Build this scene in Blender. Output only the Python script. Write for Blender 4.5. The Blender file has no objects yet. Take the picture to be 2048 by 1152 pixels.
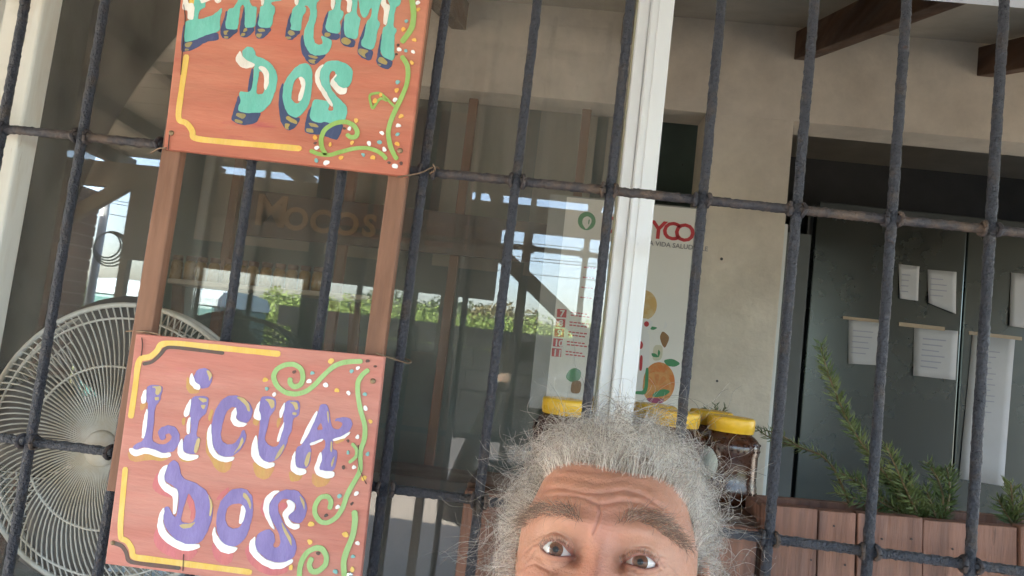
import bpy, bmesh, math, random
import numpy as np
from mathutils import Vector, Matrix, noise as mnoise
from mathutils.geometry import tessellate_polygon

random.seed(7)
RNG = np.random.default_rng(7)
SC = bpy.context.scene
COL = SC.collection

# ------------------------------------------------------------------ camera
YAW, PITCH, ROLL = 0.0616, 0.0851, -0.1166
CAM = np.array([0.0, -0.902, 1.60])
FPX = 1400.0                      # focal length in pixels of a 2048 px wide picture


def rot3():
    c, s = math.cos(YAW), math.sin(YAW)
    rz = np.array([[c, -s, 0], [s, c, 0], [0, 0, 1]])
    c, s = math.cos(PITCH), math.sin(PITCH)
    rx = np.array([[1, 0, 0], [0, c, -s], [0, s, c]])
    c, s = math.cos(ROLL), math.sin(ROLL)
    ry = np.array([[c, 0, s], [0, 1, 0], [-s, 0, c]])
    return rz @ rx @ ry


RC = rot3()                       # columns: right, forward, up
cam_data = bpy.data.cameras.new('camera')
cam_data.sensor_width = 36.0
cam_data.lens = 36.0 * FPX / 2048.0
cam_data.clip_start = 0.01
cam_data.clip_end = 600.0
cam = bpy.data.objects.new('camera', cam_data)
COL.objects.link(cam)
m = Matrix.Identity(4)
for i in range(3):
    m[i][0], m[i][1], m[i][2], m[i][3] = RC[i, 0], RC[i, 2], -RC[i, 1], CAM[i]
cam.matrix_world = m
SC.camera = cam

# ------------------------------------------------------------------ sky, sun, exposure
SUN_EL, SUN_AZ = math.radians(46.0), math.radians(-38.0)   # azimuth from +Y (behind the shop) towards -X
sun_dir = Vector((math.sin(SUN_AZ) * math.cos(SUN_EL), math.cos(SUN_AZ) * math.cos(SUN_EL), math.sin(SUN_EL)))
world = bpy.data.worlds.new('World')
SC.world = world
world.use_nodes = True
wn = world.node_tree
sky = wn.nodes.new('ShaderNodeTexSky')
sky.sky_type = 'NISHITA'
sky.sun_disc = False
sky.sun_elevation = SUN_EL
sky.sun_rotation = SUN_AZ
sky.air_density = 1.0
sky.dust_density = 2.5
sky.ozone_density = 1.0
wn.links.new(sky.outputs[0], wn.nodes['Background'].inputs[0])
wn.nodes['Background'].inputs[1].default_value = 0.15
sun_data = bpy.data.lights.new('sun', 'SUN')
sun_data.energy = 5.0
sun_data.angle = math.radians(0.55)
sun_data.color = (1.0, 0.955, 0.89)
sun = bpy.data.objects.new('sun', sun_data)
COL.objects.link(sun)
sun.rotation_euler = sun_dir.to_track_quat('Z', 'Y').to_euler()
SC.view_settings.view_transform = 'Standard'
SC.view_settings.look = 'None'
SC.view_settings.gamma = 1.0
SC.view_settings.exposure = 3.7
SC.cycles.max_bounces = 10
SC.cycles.diffuse_bounces = 5
SC.cycles.glossy_bounces = 5
SC.cycles.transmission_bounces = 8
SC.cycles.transparent_max_bounces = 24
SC.cycles.sample_clamp_indirect = 8.0
SC.cycles.use_denoising = True


# ------------------------------------------------------------------ picture <-> place
def P(px, py, Y):
    """point on the plane y = Y that the photograph shows at (px, py) of its 2048 x 1152"""
    v = RC @ np.array([(px - 1024) / FPX, 1.0, -(py - 576) / FPX])
    return CAM + v * ((Y - CAM[1]) / v[1])


def ray(px, py, dist):
    """point at forward depth dist"""
    return CAM + (RC @ np.array([(px - 1024) / FPX, 1.0, -(py - 576) / FPX])) * dist


YG = 0.300                        # plane of the glass pane


def M(px, py, D):
    """real point, D metres in front of the pane, whose mirror image stands at (px, py)"""
    p = P(px, py, YG + D)
    return np.array([p[0], YG - D, p[2]])


# ------------------------------------------------------------------ scene helpers
def setp(o, label=None, cat=None, group=None, kind=None):
    if label: o['label'] = label
    if cat: o['category'] = cat
    if group: o['group'] = group
    if kind: o['kind'] = kind
    return o


def thing(name, loc, label, cat, group=None):
    e = bpy.data.objects.new(name, None)
    e.empty_display_size = 0.05
    COL.objects.link(e)
    e.location = Vector([float(a) for a in loc])
    return setp(e, label, cat, group)


def link(name, data, parent=None):
    o = bpy.data.objects.new(name, data)
    COL.objects.link(o)
    if parent is not None:
        o.parent = parent
        if parent.type == 'EMPTY':                                # meshes carry place coordinates and stand at the origin
            o.matrix_parent_inverse = Matrix.Translation(-parent.location)
    return o


class MB:
    """collects geometry for one mesh object"""
    def __init__(s):
        s.v, s.f, s.mi = [], [], []

    def add(s, vs, fs, mi=0):
        n = len(s.v)
        s.v += [tuple(float(c) for c in p) for p in vs]
        s.f += [tuple(n + i for i in f) for f in fs]
        s.mi += [mi] * len(fs)
        return s

    def hexa(s, b, mi=0):
        """eight corners: 0-3 one face (ccw seen from outside), 4-7 the opposite"""
        return s.add(b, [(0, 1, 2, 3), (7, 6, 5, 4), (0, 4, 5, 1), (1, 5, 6, 2), (2, 6, 7, 3), (3, 7, 4, 0)], mi)

    def box(s, lo, hi, mi=0):
        x0, y0, z0 = lo; x1, y1, z1 = hi
        return s.hexa([(x0, y0, z0), (x1, y0, z0), (x1, y0, z1), (x0, y0, z1),
                       (x0, y1, z0), (x1, y1, z0), (x1, y1, z1), (x0, y1, z1)], mi)

    def slab(s, quad, y0, y1, mi=0):
        """a panel parallel to the wall from four (x, z) corners, from y0 (front) to y1"""
        return s.hexa([(q[0], y0, q[1]) for q in quad] + [(q[0], y1, q[1]) for q in quad], mi)

    def beam(s, a, b, w, h, up=(0, 0, 1), mi=0):
        a, b = np.array(a, float), np.array(b, float)
        d = (b - a) / np.linalg.norm(b - a)
        u = np.array(up, float); r = np.cross(d, u); r /= np.linalg.norm(r); u = np.cross(r, d)
        r, u = r * w / 2, u * h / 2
        return s.hexa([a - r - u, a + r - u, a + r + u, a - r + u, b - r - u, b + r - u, b + r + u, b - r + u], mi)

    def tube(s, pts, rad, n=8, mi=0, wob=0.0, caps=True):
        pts = np.array(pts, float); k = len(pts)
        rad = np.broadcast_to(np.array(rad, float), (k,))
        t = np.gradient(pts, axis=0); t /= np.linalg.norm(t, axis=1)[:, None] + 1e-12
        ref = np.array([0, 0, 1.0]) if abs(t[0][2]) < 0.9 else np.array([1.0, 0, 0])
        vs = []
        r = np.cross(t[0], ref); r /= np.linalg.norm(r)
        for i in range(k):
            r = r - t[i] * r.dot(t[i]); r /= np.linalg.norm(r); u = np.cross(t[i], r)
            for j in range(n):
                a = 2 * math.pi * j / n
                q = pts[i] + (r * math.cos(a) + u * math.sin(a)) * rad[i]
                if wob:
                    q = q + (r * math.cos(a) + u * math.sin(a)) * wob * (.7 * mnoise.noise(Vector(q * 95)) + .8 * mnoise.noise(Vector(q * 240)))
                vs.append(q)
        fs = [(i * n + j, i * n + (j + 1) % n, (i + 1) * n + (j + 1) % n, (i + 1) * n + j) for i in range(k - 1) for j in range(n)]
        if caps:
            fs += [tuple(range(n - 1, -1, -1)), tuple(range((k - 1) * n, k * n))]
        return s.add(vs, fs, mi)

    def lathe(s, prof, base, n=32, mi=0, axis=None):
        """profile of (radius, height) turned about the vertical at base"""
        b = np.array(base, float); vs = []
        for r, h in prof:
            for j in range(n):
                a = 2 * math.pi * j / n
                vs.append(b + np.array([r * math.cos(a), r * math.sin(a), h]))
        k = len(prof)
        fs = [(i * n + j, i * n + (j + 1) % n, (i + 1) * n + (j + 1) % n, (i + 1) * n + j) for i in range(k - 1) for j in range(n)]
        fs += [tuple(range(n - 1, -1, -1)), tuple(range((k - 1) * n, k * n))]
        return s.add(vs, fs, mi)

    def build(s, name, mats, parent=None, smooth=False, bevel=0.0):
        me = bpy.data.meshes.new(name)
        me.from_pydata(s.v, [], s.f)
        for mt in (mats if isinstance(mats, (list, tuple)) else [mats]):
            me.materials.append(mt)
        if len(me.polygons):
            me.polygons.foreach_set('material_index', s.mi)
            if smooth:
                me.polygons.foreach_set('use_smooth', [True] * len(me.polygons))
        me.update()
        o = link(name, me, parent)
        if bevel:
            md = o.modifiers.new('bevel', 'BEVEL'); md.width = bevel; md.segments = 2; md.limit_method = 'ANGLE'
            md.harden_normals = False
        return o


# ------------------------------------------------------------------ materials
def pm(name, col, rough=0.6, var=0.2, vscale=6.0, col2=None, cscale=3.0, cmix=(0.45, 0.6), bump=0.15, bscale=120.0, bdist=0.002,
       metallic=0.0, spec=0.4, coat=0.0, stretch=None, sss=0.0, rvar=0.15, col3=None, c3=(0.6, 0.68), c3scale=14.0):
    """procedural surface: base colour with broad and fine variation, a second and third colour in patches, fine relief"""
    mt = bpy.data.materials.new(name)
    mt.use_nodes = True
    nt = mt.node_tree; N, L = nt.nodes, nt.links
    b = N['Principled BSDF']
    tc = N.new('ShaderNodeTexCoord'); src = tc.outputs['Object']
    if stretch:
        mp = N.new('ShaderNodeMapping'); mp.inputs['Scale'].default_value = stretch
        L.new(src, mp.inputs[0]); src = mp.outputs[0]

    def nz(scale, detail=5, rough_=0.6):
        n = N.new('ShaderNodeTexNoise'); n.inputs['Scale'].default_value = scale
        n.inputs['Detail'].default_value = detail; n.inputs['Roughness'].default_value = rough_
        L.new(src, n.inputs['Vector']); return n.outputs['Fac']

    def ramp(f, a, c):
        r = N.new('ShaderNodeMapRange'); r.inputs[1].default_value = a; r.inputs[2].default_value = c
        L.new(f, r.inputs[0]); return r.outputs[0]

    def mix(f, a, c, mode='MIX'):
        x = N.new('ShaderNodeMix'); x.data_type = 'RGBA'; x.blend_type = mode
        for sock, val in ((x.inputs[0], f), (x.inputs[6], a), (x.inputs[7], c)):
            if isinstance(val, (int, float)): sock.default_value = val
            elif isinstance(val, (tuple, list)): sock.default_value = tuple(val) + ((1,) if len(val) == 3 else ())
            else: L.new(val, sock)
        return x.outputs[2]
    c = tuple(col)
    if col2: c = mix(ramp(nz(cscale, 6, .65), *cmix), c, col2)
    if col3: c = mix(ramp(nz(c3scale, 8, .7), *c3), c, col3)
    if var:
        v = N.new('ShaderNodeMapRange'); v.inputs[1].default_value = .25; v.inputs[2].default_value = .75
        v.inputs[3].default_value = 1 - var; v.inputs[4].default_value = 1 + var * .6
        L.new(nz(vscale, 8, .65), v.inputs[0])
        cc = N.new('ShaderNodeCombineColor')
        for i in range(3): L.new(v.outputs[0], cc.inputs[i])
        c = mix(1.0, c, cc.outputs[0], 'MULTIPLY')
    if isinstance(c, tuple): b.inputs['Base Color'].default_value = c + (1,)
    else: L.new(c, b.inputs['Base Color'])
    if rvar:
        r = N.new('ShaderNodeMapRange'); r.inputs[1].default_value = .3; r.inputs[2].default_value = .7
        r.inputs[3].default_value = max(0.02, rough - rvar); r.inputs[4].default_value = min(1, rough + rvar)
        L.new(nz(vscale * 2.3), r.inputs[0]); L.new(r.outputs[0], b.inputs['Roughness'])
    else:
        b.inputs['Roughness'].default_value = rough
    b.inputs['Metallic'].default_value = metallic
    b.inputs['Specular IOR Level'].default_value = spec
    b.inputs['Coat Weight'].default_value = coat
    if sss:
        b.inputs['Subsurface Weight'].default_value = sss
        b.inputs['Subsurface Radius'].default_value = (1.0, 0.35, 0.2); b.inputs['Subsurface Scale'].default_value = 0.004
    if bump:
        bp = N.new('ShaderNodeBump'); bp.inputs['Strength'].default_value = bump; bp.inputs['Distance'].default_value = bdist
        L.new(nz(bscale, 6, .6), bp.inputs['Height']); L.new(bp.outputs[0], b.inputs['Normal'])
    return mt


def glass_mat(name, ior=1.5, dust_haze=0.03, rough=0.0, tint=(1, 1, 1)):
    mt = bpy.data.materials.new(name); mt.use_nodes = True
    nt = mt.node_tree; N, L = nt.nodes, nt.links
    N.remove(N['Principled BSDF'])
    out = N['Material Output']
    tr = N.new('ShaderNodeBsdfTransparent'); tr.inputs[0].default_value = tuple(tint) + (1,)
    gl = N.new('ShaderNodeBsdfGlossy'); gl.inputs['Roughness'].default_value = rough
    fr = N.new('ShaderNodeFresnel'); fr.inputs[0].default_value = ior
    mx = N.new('ShaderNodeMixShader'); L.new(fr.outputs[0], mx.inputs[0]); L.new(tr.outputs[0], mx.inputs[1]); L.new(gl.outputs[0], mx.inputs[2])
    if dust_haze:
        df = N.new('ShaderNodeBsdfDiffuse'); df.inputs[0].default_value = (.62, .58, .5, 1)  # dust film, thickened to lay a pale haze over the pane
        tc = N.new('ShaderNodeTexCoord'); mp = N.new('ShaderNodeMapping'); mp.inputs['Scale'].default_value = (1.6, 1, .5)
        L.new(tc.outputs['Object'], mp.inputs[0])
        n = N.new('ShaderNodeTexNoise'); n.inputs['Scale'].default_value = 7; n.inputs['Detail'].default_value = 10; n.inputs['Roughness'].default_value = .72
        L.new(mp.outputs[0], n.inputs['Vector'])
        r = N.new('ShaderNodeMapRange'); r.inputs[1].default_value = .35; r.inputs[2].default_value = .8
        r.inputs[3].default_value = dust_haze * .4; r.inputs[4].default_value = dust_haze * 2.4; L.new(n.outputs['Fac'], r.inputs[0])
        m2 = N.new('ShaderNodeMixShader'); L.new(r.outputs[0], m2.inputs[0]); L.new(mx.outputs[0], m2.inputs[1]); L.new(df.outputs[0], m2.inputs[2])
        L.new(m2.outputs[0], out.inputs[0])
    else:
        L.new(mx.outputs[0], out.inputs[0])
    return mt


MT = dict(
    wall=pm('plaster', (.68, .60, .485), .85, .16, 5, col2=(.54, .47, .375), cscale=2.2, cmix=(.42, .68), bump=.5, bscale=26, bdist=.008, col3=(.30, .26, .2), c3=(.68, .8), c3scale=9),
    wall_shade=pm('old_plaster', (.60, .57, .52), .85, .15, 3, col2=(.47, .43, .37), cscale=2.2, bump=.3, bscale=40, bdist=.005),
    outer=pm('outer_plaster', (.68, .64, .56), .85, .12, 4, col2=(.5, .45, .36), cscale=5, bump=.3, bscale=60),
    ceil=pm('ceiling_boards', (.42, .38, .31), .8, .2, 4, bump=.2, bscale=40),
    dark=pm('dark_recess', (.07, .07, .07), .7, .2, 3),
    rafter=pm('rafter_wood', (.13, .065, .035), .6, .3, 9, col2=(.07, .035, .02), cscale=8, bump=.5, bscale=60, stretch=(1, .25, 1)),
    floor=pm('concrete', (.30, .28, .25), .85, .2, 4, bump=.2, bscale=60),
    ground=pm('dirt', (.27, .235, .185), .95, .2, 1.2, col2=(.20, .17, .13), cscale=.5, bump=.6, bscale=14, bdist=.03),
    grass=pm('grass', (.11, .16, .05), .9, .4, 8, col2=(.24, .21, .1), cscale=1.1, bump=.7, bscale=30, bdist=.03),
    bar=pm('bar_paint', (.052, .056, .074), .36, .6, 190, col2=(.10, .075, .058), cscale=24, cmix=(.54, .72), bump=1.0, bscale=280, bdist=.010,
           spec=.6, col3=(.12, .055, .03), c3=(.64, .74), c3scale=60),
    rust=pm('rusty_paint', (.045, .042, .05), .6, .35, 50, col2=(.11, .075, .055), cscale=25, cmix=(.45, .65), bump=1.0, bscale=200, bdist=.003),
    white=pm('window_paint', (.86, .87, .88), .38, .05, 14, col2=(.62, .60, .55), cscale=10, cmix=(.6, .8), bump=.1, bscale=60, spec=.5,
             stretch=(1, 1, .25), col3=(.30, .28, .25), c3=(.72, .76), c3scale=70),
    oldwhite=pm('peeling_paint', (.72, .69, .62), .6, .12, 14, col2=(.55, .45, .33), cscale=9, cmix=(.52, .68), bump=.5, bscale=50,
                stretch=(1, 1, .12), col3=(.36, .22, .12), c3=(.66, .74), c3scale=25),
    batten=pm('batten_wood', (.235, .115, .07), .6, .35, 30, col2=(.15, .07, .04), cscale=12, bump=.5, bscale=150, stretch=(1, 1, .12)),
    plank=pm('planter_wood', (.275, .138, .095), .72, .4, 45, col2=(.16, .085, .065), cscale=22, cmix=(.45, .62), bump=1.0, bscale=150, bdist=.004,
             stretch=(1, 1, .07), col3=(.06, .03, .022), c3=(.64, .69), c3scale=60),
    steel=pm('brushed_steel', (.10, .11, .107), .27, .03, 1.5, metallic=1.0, bump=0, rvar=.03),
    steel_dark=pm('fridge_side', (.06, .065, .065), .4, .15, 4, metallic=.3, bump=.05),
    rubber=pm('black_gasket', (.02, .02, .022), .6, .1, 10),
    paper=pm('paper', (.42, .41, .40), .85, .06, 8, bump=.2, bscale=14, bdist=.004),
    tape=pm('brown_tape', (.33, .25, .16), .5, .1, 20),
    poster=pm('poster_paper', (.76, .73, .66), .6, .04, 3, bump=.04, bscale=10),
    fan=pm('fan_plastic', (.46, .445, .40), .45, .08, 14, bump=.05, col2=(.38, .33, .25), cscale=8),
    lid=pm('yellow_lid', (.78, .46, .03), .38, .06, 30, spec=.5, bump=.05),
    soil=pm('soil', (.05, .035, .025), .95, .4, 30, bump=.8, bscale=60, bdist=.01),
    leaf=pm('rosemary_leaf', (.085, .125, .04), .5, .4, 60, col2=(.16, .185, .06), cscale=18, spec=.4),
    twig=pm('twig', (.17, .12, .06), .8, .3, 40),
    wire=pm('tie_wire', (.22, .15, .10), .5, .3, 50, metallic=.5),
    screw=pm('screw', (.28, .2, .12), .5, .3, 90, metallic=.6),
    chrome=pm('screw_steel', (.6, .6, .6), .25, .1, 90, metallic=1.0),
    pane=glass_mat('window_glass', 1.68, .062),
    jar=glass_mat('jar_plastic', 1.5, .0, .05, (.97, .9, .82)),
)
# ================================================================== the shop: walls, ceiling, floor
GZ = -0.16                        # ground level


def struct(name, mb, mat, parent=None, **k):
    o = mb.build(name, mat, parent, **k)
    if parent is None: o['kind'] = 'structure'
    return o


RX0, RX1 = -2.75, 3.4              # the room's ends
LINT = 2.637
xo1a, xo1b, xo2a = P(135, 110, 1.9)[0], P(1413, 226, 1.9)[0], P(1588, 240, 1.9)[0]
mb = MB()
mb.box((RX0, 1.9, LINT), (RX1, 2.06, 3.10))                       # above the openings
mb.box((xo1b, 1.901, GZ), (xo2a, 2.059, LINT - .0005))               # pillar between the openings
mb.box((RX0, 1.901, GZ), (xo1a, 2.059, LINT - .0005))
struct('back_wall', mb, MT['wall'])
for (hx, hy, hr) in ((1443, 518, .006), (1434, 762, .005), (1365, 330, .003)):
    h = P(hx, hy, 1.9)
    o = MB().lathe([(hr, -.002), (hr * .8, .002)], (0, 0, 0), 10)
    o.v = [(x + h[0], 1.8995 + z * .4, y + h[2]) for x, y, z in o.v]
    struct('wall_hole_disc', o, MT['dark'], bpy.data.objects['back_wall'])  # dark disc painted for the shade inside a small hole
mb = MB().box((RX0, 3.6, GZ), (RX1, 3.7, 3.1))
struct('far_wall', mb, MT['dark'])
mb = MB().box((RX0 - .12, .4005, GZ), (RX0, 3.7, 3.3))
struct('wall_left', mb, MT['wall'])
mb = MB().box((RX1, .4005, GZ), (RX1 + .12, .5, 3.3)).box((RX1, 1.8, GZ), (RX1 + .12, 3.7, 3.3)).box((RX1, .5, 2.4), (RX1 + .12, 1.8, 3.3))  # gap in the unseen end wall, added to let daylight in
struct('wall_right', mb, MT['wall'])
struct('floor', MB().box((RX0 - .2, .4005, GZ - .1), (RX1 + .2, 3.7, GZ + .004)), MT['floor'])
# sloping ceiling, low over the window


def ceil_z(y): return 3.03 - (1.9 - y) * .30


mb = MB().hexa([(RX0 - .2, -.05, ceil_z(-.05)), (RX1 + .2, -.05, ceil_z(-.05)), (RX1 + .2, 1.9, ceil_z(1.9)), (RX0 - .2, 1.9, ceil_z(1.9)),
                (RX0 - .2, -.05, ceil_z(-.05) + .06), (RX1 + .2, -.05, ceil_z(-.05) + .06), (RX1 + .2, 1.9, ceil_z(1.9) + .06), (RX0 - .2, 1.9, ceil_z(1.9) + .06)])
mb.box((RX0 - .2, 1.9005, 3.0301), (RX1 + .2, 3.7, 3.12))
ceil = struct('ceiling', mb, MT['ceil'])
for px, py in ((905, 40), (1243, 68), (1590, 100), (1955, 135), (560, 5), (210, -30), (2310, 170)):
    x = P(px, py, 1.9)[0] + .03
    r = MB().beam((x, 1.95, ceil_z(1.9) - .062), (x, .18, ceil_z(.18) - .078), .062, .115)
    struct('rafter', r, MT['rafter'], ceil, bevel=.004)

# front wall round the window
XL = P(-8, 300, YG)[0] - .02       # left edge of the window opening
XR = 1.80  # right edge out of view, set wide so the fridge door mirrors daylight
SILL_Z = P(1457, 992, .28)[2] - .012
HEAD_Z = P(2048, 18, .385)[2]
# (a pier on the left, beyond it an unseen open window, added to light the interior)
mb = MB().box((XL - .15, .03, GZ), (XL - .045, .40, ceil_z(.03) - .002)).box((RX0 - .12, .03, GZ), (-2.3, .40, ceil_z(.03) - .002))
mb.box((-2.3, .031, GZ), (XL - .1505, .399, SILL_Z - .42)).box((-2.3, .031, HEAD_Z + .05), (XL - .1505, .399, ceil_z(.03) - .003)).box((XR, .03, GZ), (RX1 + .12, .40, ceil_z(.03) - .002))
mb.box((XL - .045, .03, GZ), (XR, .40, SILL_Z - .42)).box((XL - .045, .03, HEAD_Z + .05), (XR, .40, ceil_z(.03) - .002))
struct('front_wall', mb, MT['outer'])
# window sill / counter
mb = MB().box((XL - .044, -.01, SILL_Z - .42), (XR - .001, .62, SILL_Z - .385))
struct('window_sill', mb, pm('sill_paint', (.52, .58, .62), .5, .1, 6, bump=.1), bevel=.004)

# things in the openings behind: partition with slats
gp = pm('green_panel', (.12, .16, .135), .7, .2, 4)
mb = MB().box((xo1a - .5, 2.75, GZ), (xo1b + .2, 2.80, 3.0))
back = struct('back_partition', mb, gp)
beige = pm('hung_cloth', (.27, .25, .20), .9, .15, 3, bump=.2, bscale=14, bdist=.01, stretch=(1, 1, .2))
for a, b2, y in ((905, 1062, 2.40), (1086, 1200, 2.41), (1222, 1305, 2.42), (430, 660, 2.43), (690, 835, 2.44)):
    p, q = P(a, 200, y), P(b2, 200, y)
    n = 10
    vs, fs = [], []
    for i in range(n + 1):
        t = i / n; x = p[0] + (q[0] - p[0]) * t; yy = y + .012 * math.sin(t * 19) + .006 * math.sin(t * 43)
        vs += [(x, yy, 1.95), (x, yy, 2.9), (x, yy + .003, 1.95), (x, yy + .003, 2.9)]
    for i in range(n):
        k = 4 * i
        fs += [(k, k + 4, k + 5, k + 1), (k + 2, k + 3, k + 7, k + 6)]
    o = MB().add(vs, fs).build('cloth_panel', beige, None, smooth=True)
    setp(o, 'beige cloth strip hanging behind the brown slats of the back opening', 'cloth', 'cloth strips hung in the back opening')
slatm = pm('slat_wood', (.16, .075, .04), .6, .25, 12, bump=.3, stretch=(1, 1, .2))
for px in (480, 708, 932, 1162):
    p = P(px, 330, 2.0)
    o = MB().box((p[0] - .019, 1.985, GZ), (p[0] + .019, 2.02, LINT - .001)).build('wooden_slat', slatm, None, bevel=.003)
    setp(o, 'upright brown wooden slat standing in the back opening', 'slat', 'upright slats in the back opening')

# ================================================================== porch in front of the shop (seen mirrored in the pane)
DP = 3.3
YB = YG - DP
pz = lambda px, py, d=DP: M(px, py, d)
porch = pm('porch_wood', (.13, .10, .07), .75, .3, 6, col2=(.08, .06, .045), cscale=4, bump=.4, bscale=40)
deckm = pm('porch_deck', (.22, .18, .13), .8, .25, 5, bump=.3, bscale=30, stretch=(1, .2, 1))
roof = thing('porch_roof', (-1, -1.6, 2.58), 'dark timber porch roof over the shop front', 'roof')
x0, x1 = -5.2, 4.5
for i in range(13):                                               # boards of the deck, across the rafters
    ya, yb = .02 - i * .245, .02 - (i + 1) * .245 + .008
    za, zb = 2.60 - .014 * 0, 2.60
    sl = lambda y: 2.612 + (y + 3.4) * .02
    MB().hexa([(x0, yb, sl(yb)), (x1, yb, sl(yb)), (x1, ya, sl(ya)), (x0, ya, sl(ya)),
               (x0, yb, sl(yb) + .022), (x1, yb, sl(yb) + .022), (x1, ya, sl(ya) + .022), (x0, ya, sl(ya) + .022)]).build('board', deckm, roof)
MB().box((x0, -3.19, 2.712), (x1, .02, 2.735)).build('roofing', porch, roof)
for k in range(15):
    x = -5.1 + k * .66
    MB().hexa([(x, -3.24, 2.5285), (x + .06, -3.24, 2.5285), (x + .06, .02, 2.600), (x, .02, 2.600),
               (x, -3.24, 2.6145), (x + .06, -3.24, 2.6145), (x + .06, .02, 2.6795), (x, .02, 2.6795)]).build('rafter', porch, roof)
MB().box((x0, YB - .05, 2.362), (x1, YB + .04, 2.528)).build('beam', porch, roof)
for px in (238, 348, 612, 890, 1042, 1500, 2100):
    p = pz(px, 600)
    MB().box((p[0] - .027, YB - .03, GZ), (p[0] + .027, YB + .025, 2.3615)).build('post', porch, roof, bevel=.004)
for a, b2, w in (((985, 492), (1210, 712), .10), ((100, 455), (285, 352), .09)):
    MB().beam(pz(*a), pz(*b2), .05, w, (0, 0, 1)).build('brace', porch, roof)
# plain board hung under the beam
bl, br = pz(250, 520), pz(990, 595)
o = MB().box((bl[0], YB + .045, 1.885), (br[0], YB + .065, 2.361)).build('porch_board', pm('board_grey', (.10, .085, .07), .8, .2, 4), None, bevel=.003)
setp(o, 'large plain dark board hung under the porch beam', 'board')


def text(body, origin, size, mat, parent, name='lettering', extrude=.001, offset=0.0, align='LEFT', sx=1.0, rz=0.0):
    """lettering standing upright and facing the camera side, as one mesh"""
    cu = bpy.data.curves.new(name, 'FONT'); cu.body = body; cu.size = size; cu.extrude = extrude; cu.offset = offset; cu.align_x = align
    cu.resolution_u = 3
    tmp = bpy.data.objects.new('tmp', cu)
    me = bpy.data.meshes.new_from_object(tmp)
    bpy.data.objects.remove(tmp)
    o0 = np.array([float(c) for c in origin])
    v = np.empty(len(me.vertices) * 3, 'f'); me.vertices.foreach_get('co', v); v = v.reshape(-1, 3)
    w = np.stack([o0[0] + v[:, 0] * sx, o0[1] - v[:, 2], o0[2] + v[:, 1]], 1)
    me.vertices.foreach_set('co', w.ravel().astype('f')); me.materials.clear(); me.materials.append(mat); me.update()
    me.name = name
    return link(name, me, parent)


# brick corner pillar of the porch
pa, pb = pz(-120, 560, 3.2), pz(104, 560, 3.2)
bp_ = thing('brick_pillar', ((pa[0] + pb[0]) / 2, pa[1] - .17, GZ), 'reddish brown brick corner pillar of the porch', 'pillar')
brm = pm('porch_brick', (.15, .075, .045), .85, .3, 5, col2=(.11, .055, .035), cscale=6, bump=.4, bscale=60)
MB().box((pa[0] + .006, pa[1] - .334, GZ), (pb[0] - .006, pa[1] - .006, 2.358)).build('mortar_core', pm('mortar', (.25, .22, .19), .9, .1, 9), bp_)
for r_ in range(31):
    z_ = GZ + .004 + r_ * .0812; xs_ = [pa[0]] + [pa[0] + (pb[0] - pa[0]) * (q_ + (.35 if r_ % 2 else .0)) / 3 for q_ in (1, 2)] + [pb[0]]
    for i in range(3):
        MB().box((xs_[i] + .005 * (i > 0), pa[1] - .34 + random.uniform(-.002, .002), z_), (xs_[i + 1] - .005 * (i < 2), pa[1] + random.uniform(-.002, .002), z_ + .071)).build('brick', brm, bp_)

# phone line pole by the porch, with a coil of cable
polem = pm('pole_grey', (.35, .37, .36), .5, .2, 8)
p = pz(196, 500, 3.9)
pole = thing('meter_pole', (p[0], p[1], GZ), 'grey service pole with coils of black cable beside the porch', 'pole')
MB().tube([(p[0], p[1], GZ), (p[0], p[1], 2.8)], .03, 12).build('pole', polem, pole, smooth=True)
cb = pm('black_cable', (.02, .02, .02), .5, .1, 10)
for k in range(4):
    c = pz(215 + 4 * k, 490 + 3 * k, 3.8)
    R_ = .10 + .012 * k
    pts = [(c[0] + R_ * math.cos(a), c[1] + .01 * k, c[2] + R_ * .95 * math.sin(a)) for a in np.linspace(0, 2 * math.pi, 28)]
    MB().tube(pts, .006, 6, caps=False).build('cable_coil', cb, pole, smooth=True)

# ================================================================== the street, behind the camera
vs, fs = [], []
n = 80
for i in range(n + 1):
    for j in range(n + 1):
        x, y = -90 + 180 * i / n, 25 - 140 * j / n
        vs.append((x, y, GZ - .012 + (.05 * mnoise.noise(Vector((x * .3, y * .3, 0))) if y < -5 else 0)))
fs = [(i * (n + 1) + j, i * (n + 1) + j + 1, (i + 1) * (n + 1) + j + 1, (i + 1) * (n + 1) + j) for i in range(n) for j in range(n)]
fs = [f[::-1] for f in fs]
struct('ground', MB().add(vs, fs), MT['ground'], smooth=True)
struct('porch_floor', MB().box((-5.2, -3.6, GZ - .05), (4.5, .03, GZ)), pm('porch_concrete', (.36, .33, .28), .9, .2, 3, bump=.3, bscale=40))
struct('road', MB().box((-80, -11.9, GZ - .05), (80, -7.2, GZ + .052)), pm('shaded_asphalt', (.07, .066, .06), .9, .2, 2, bump=.4, bscale=60))  # road surface kept dark to put shade into the near ground
struct('verge', MB().box((-80, -40, GZ - .05), (80, -12.4, GZ + .06)), MT['grass'])


# dark stone wall in front of the hedge
lw = thing('stone_wall', (-1.0, -12.2, GZ), 'dark weathered stone wall running below the roadside hedge', 'wall')
swm = pm('dark_stone', (.018, .017, .016), .9, .35, 3, col2=(.012, .012, .011), cscale=2, bump=.6, bscale=14, bdist=.03, spec=.05)
for r_ in range(5):
    x = -5.4 + (r_ % 2) * .3
    while x < 6.5:
        w_ = random.uniform(.5, .85); h_ = .395
        MB().box((x, -12.45 + random.uniform(-.03, .03), GZ + .05 + r_ * (h_ + .012)), (x + w_ - .015, -12.1 + random.uniform(-.03, .03), GZ + .05 + r_ * (h_ + .012) + h_)).build('stone', swm, lw)
        x += w_


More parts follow.
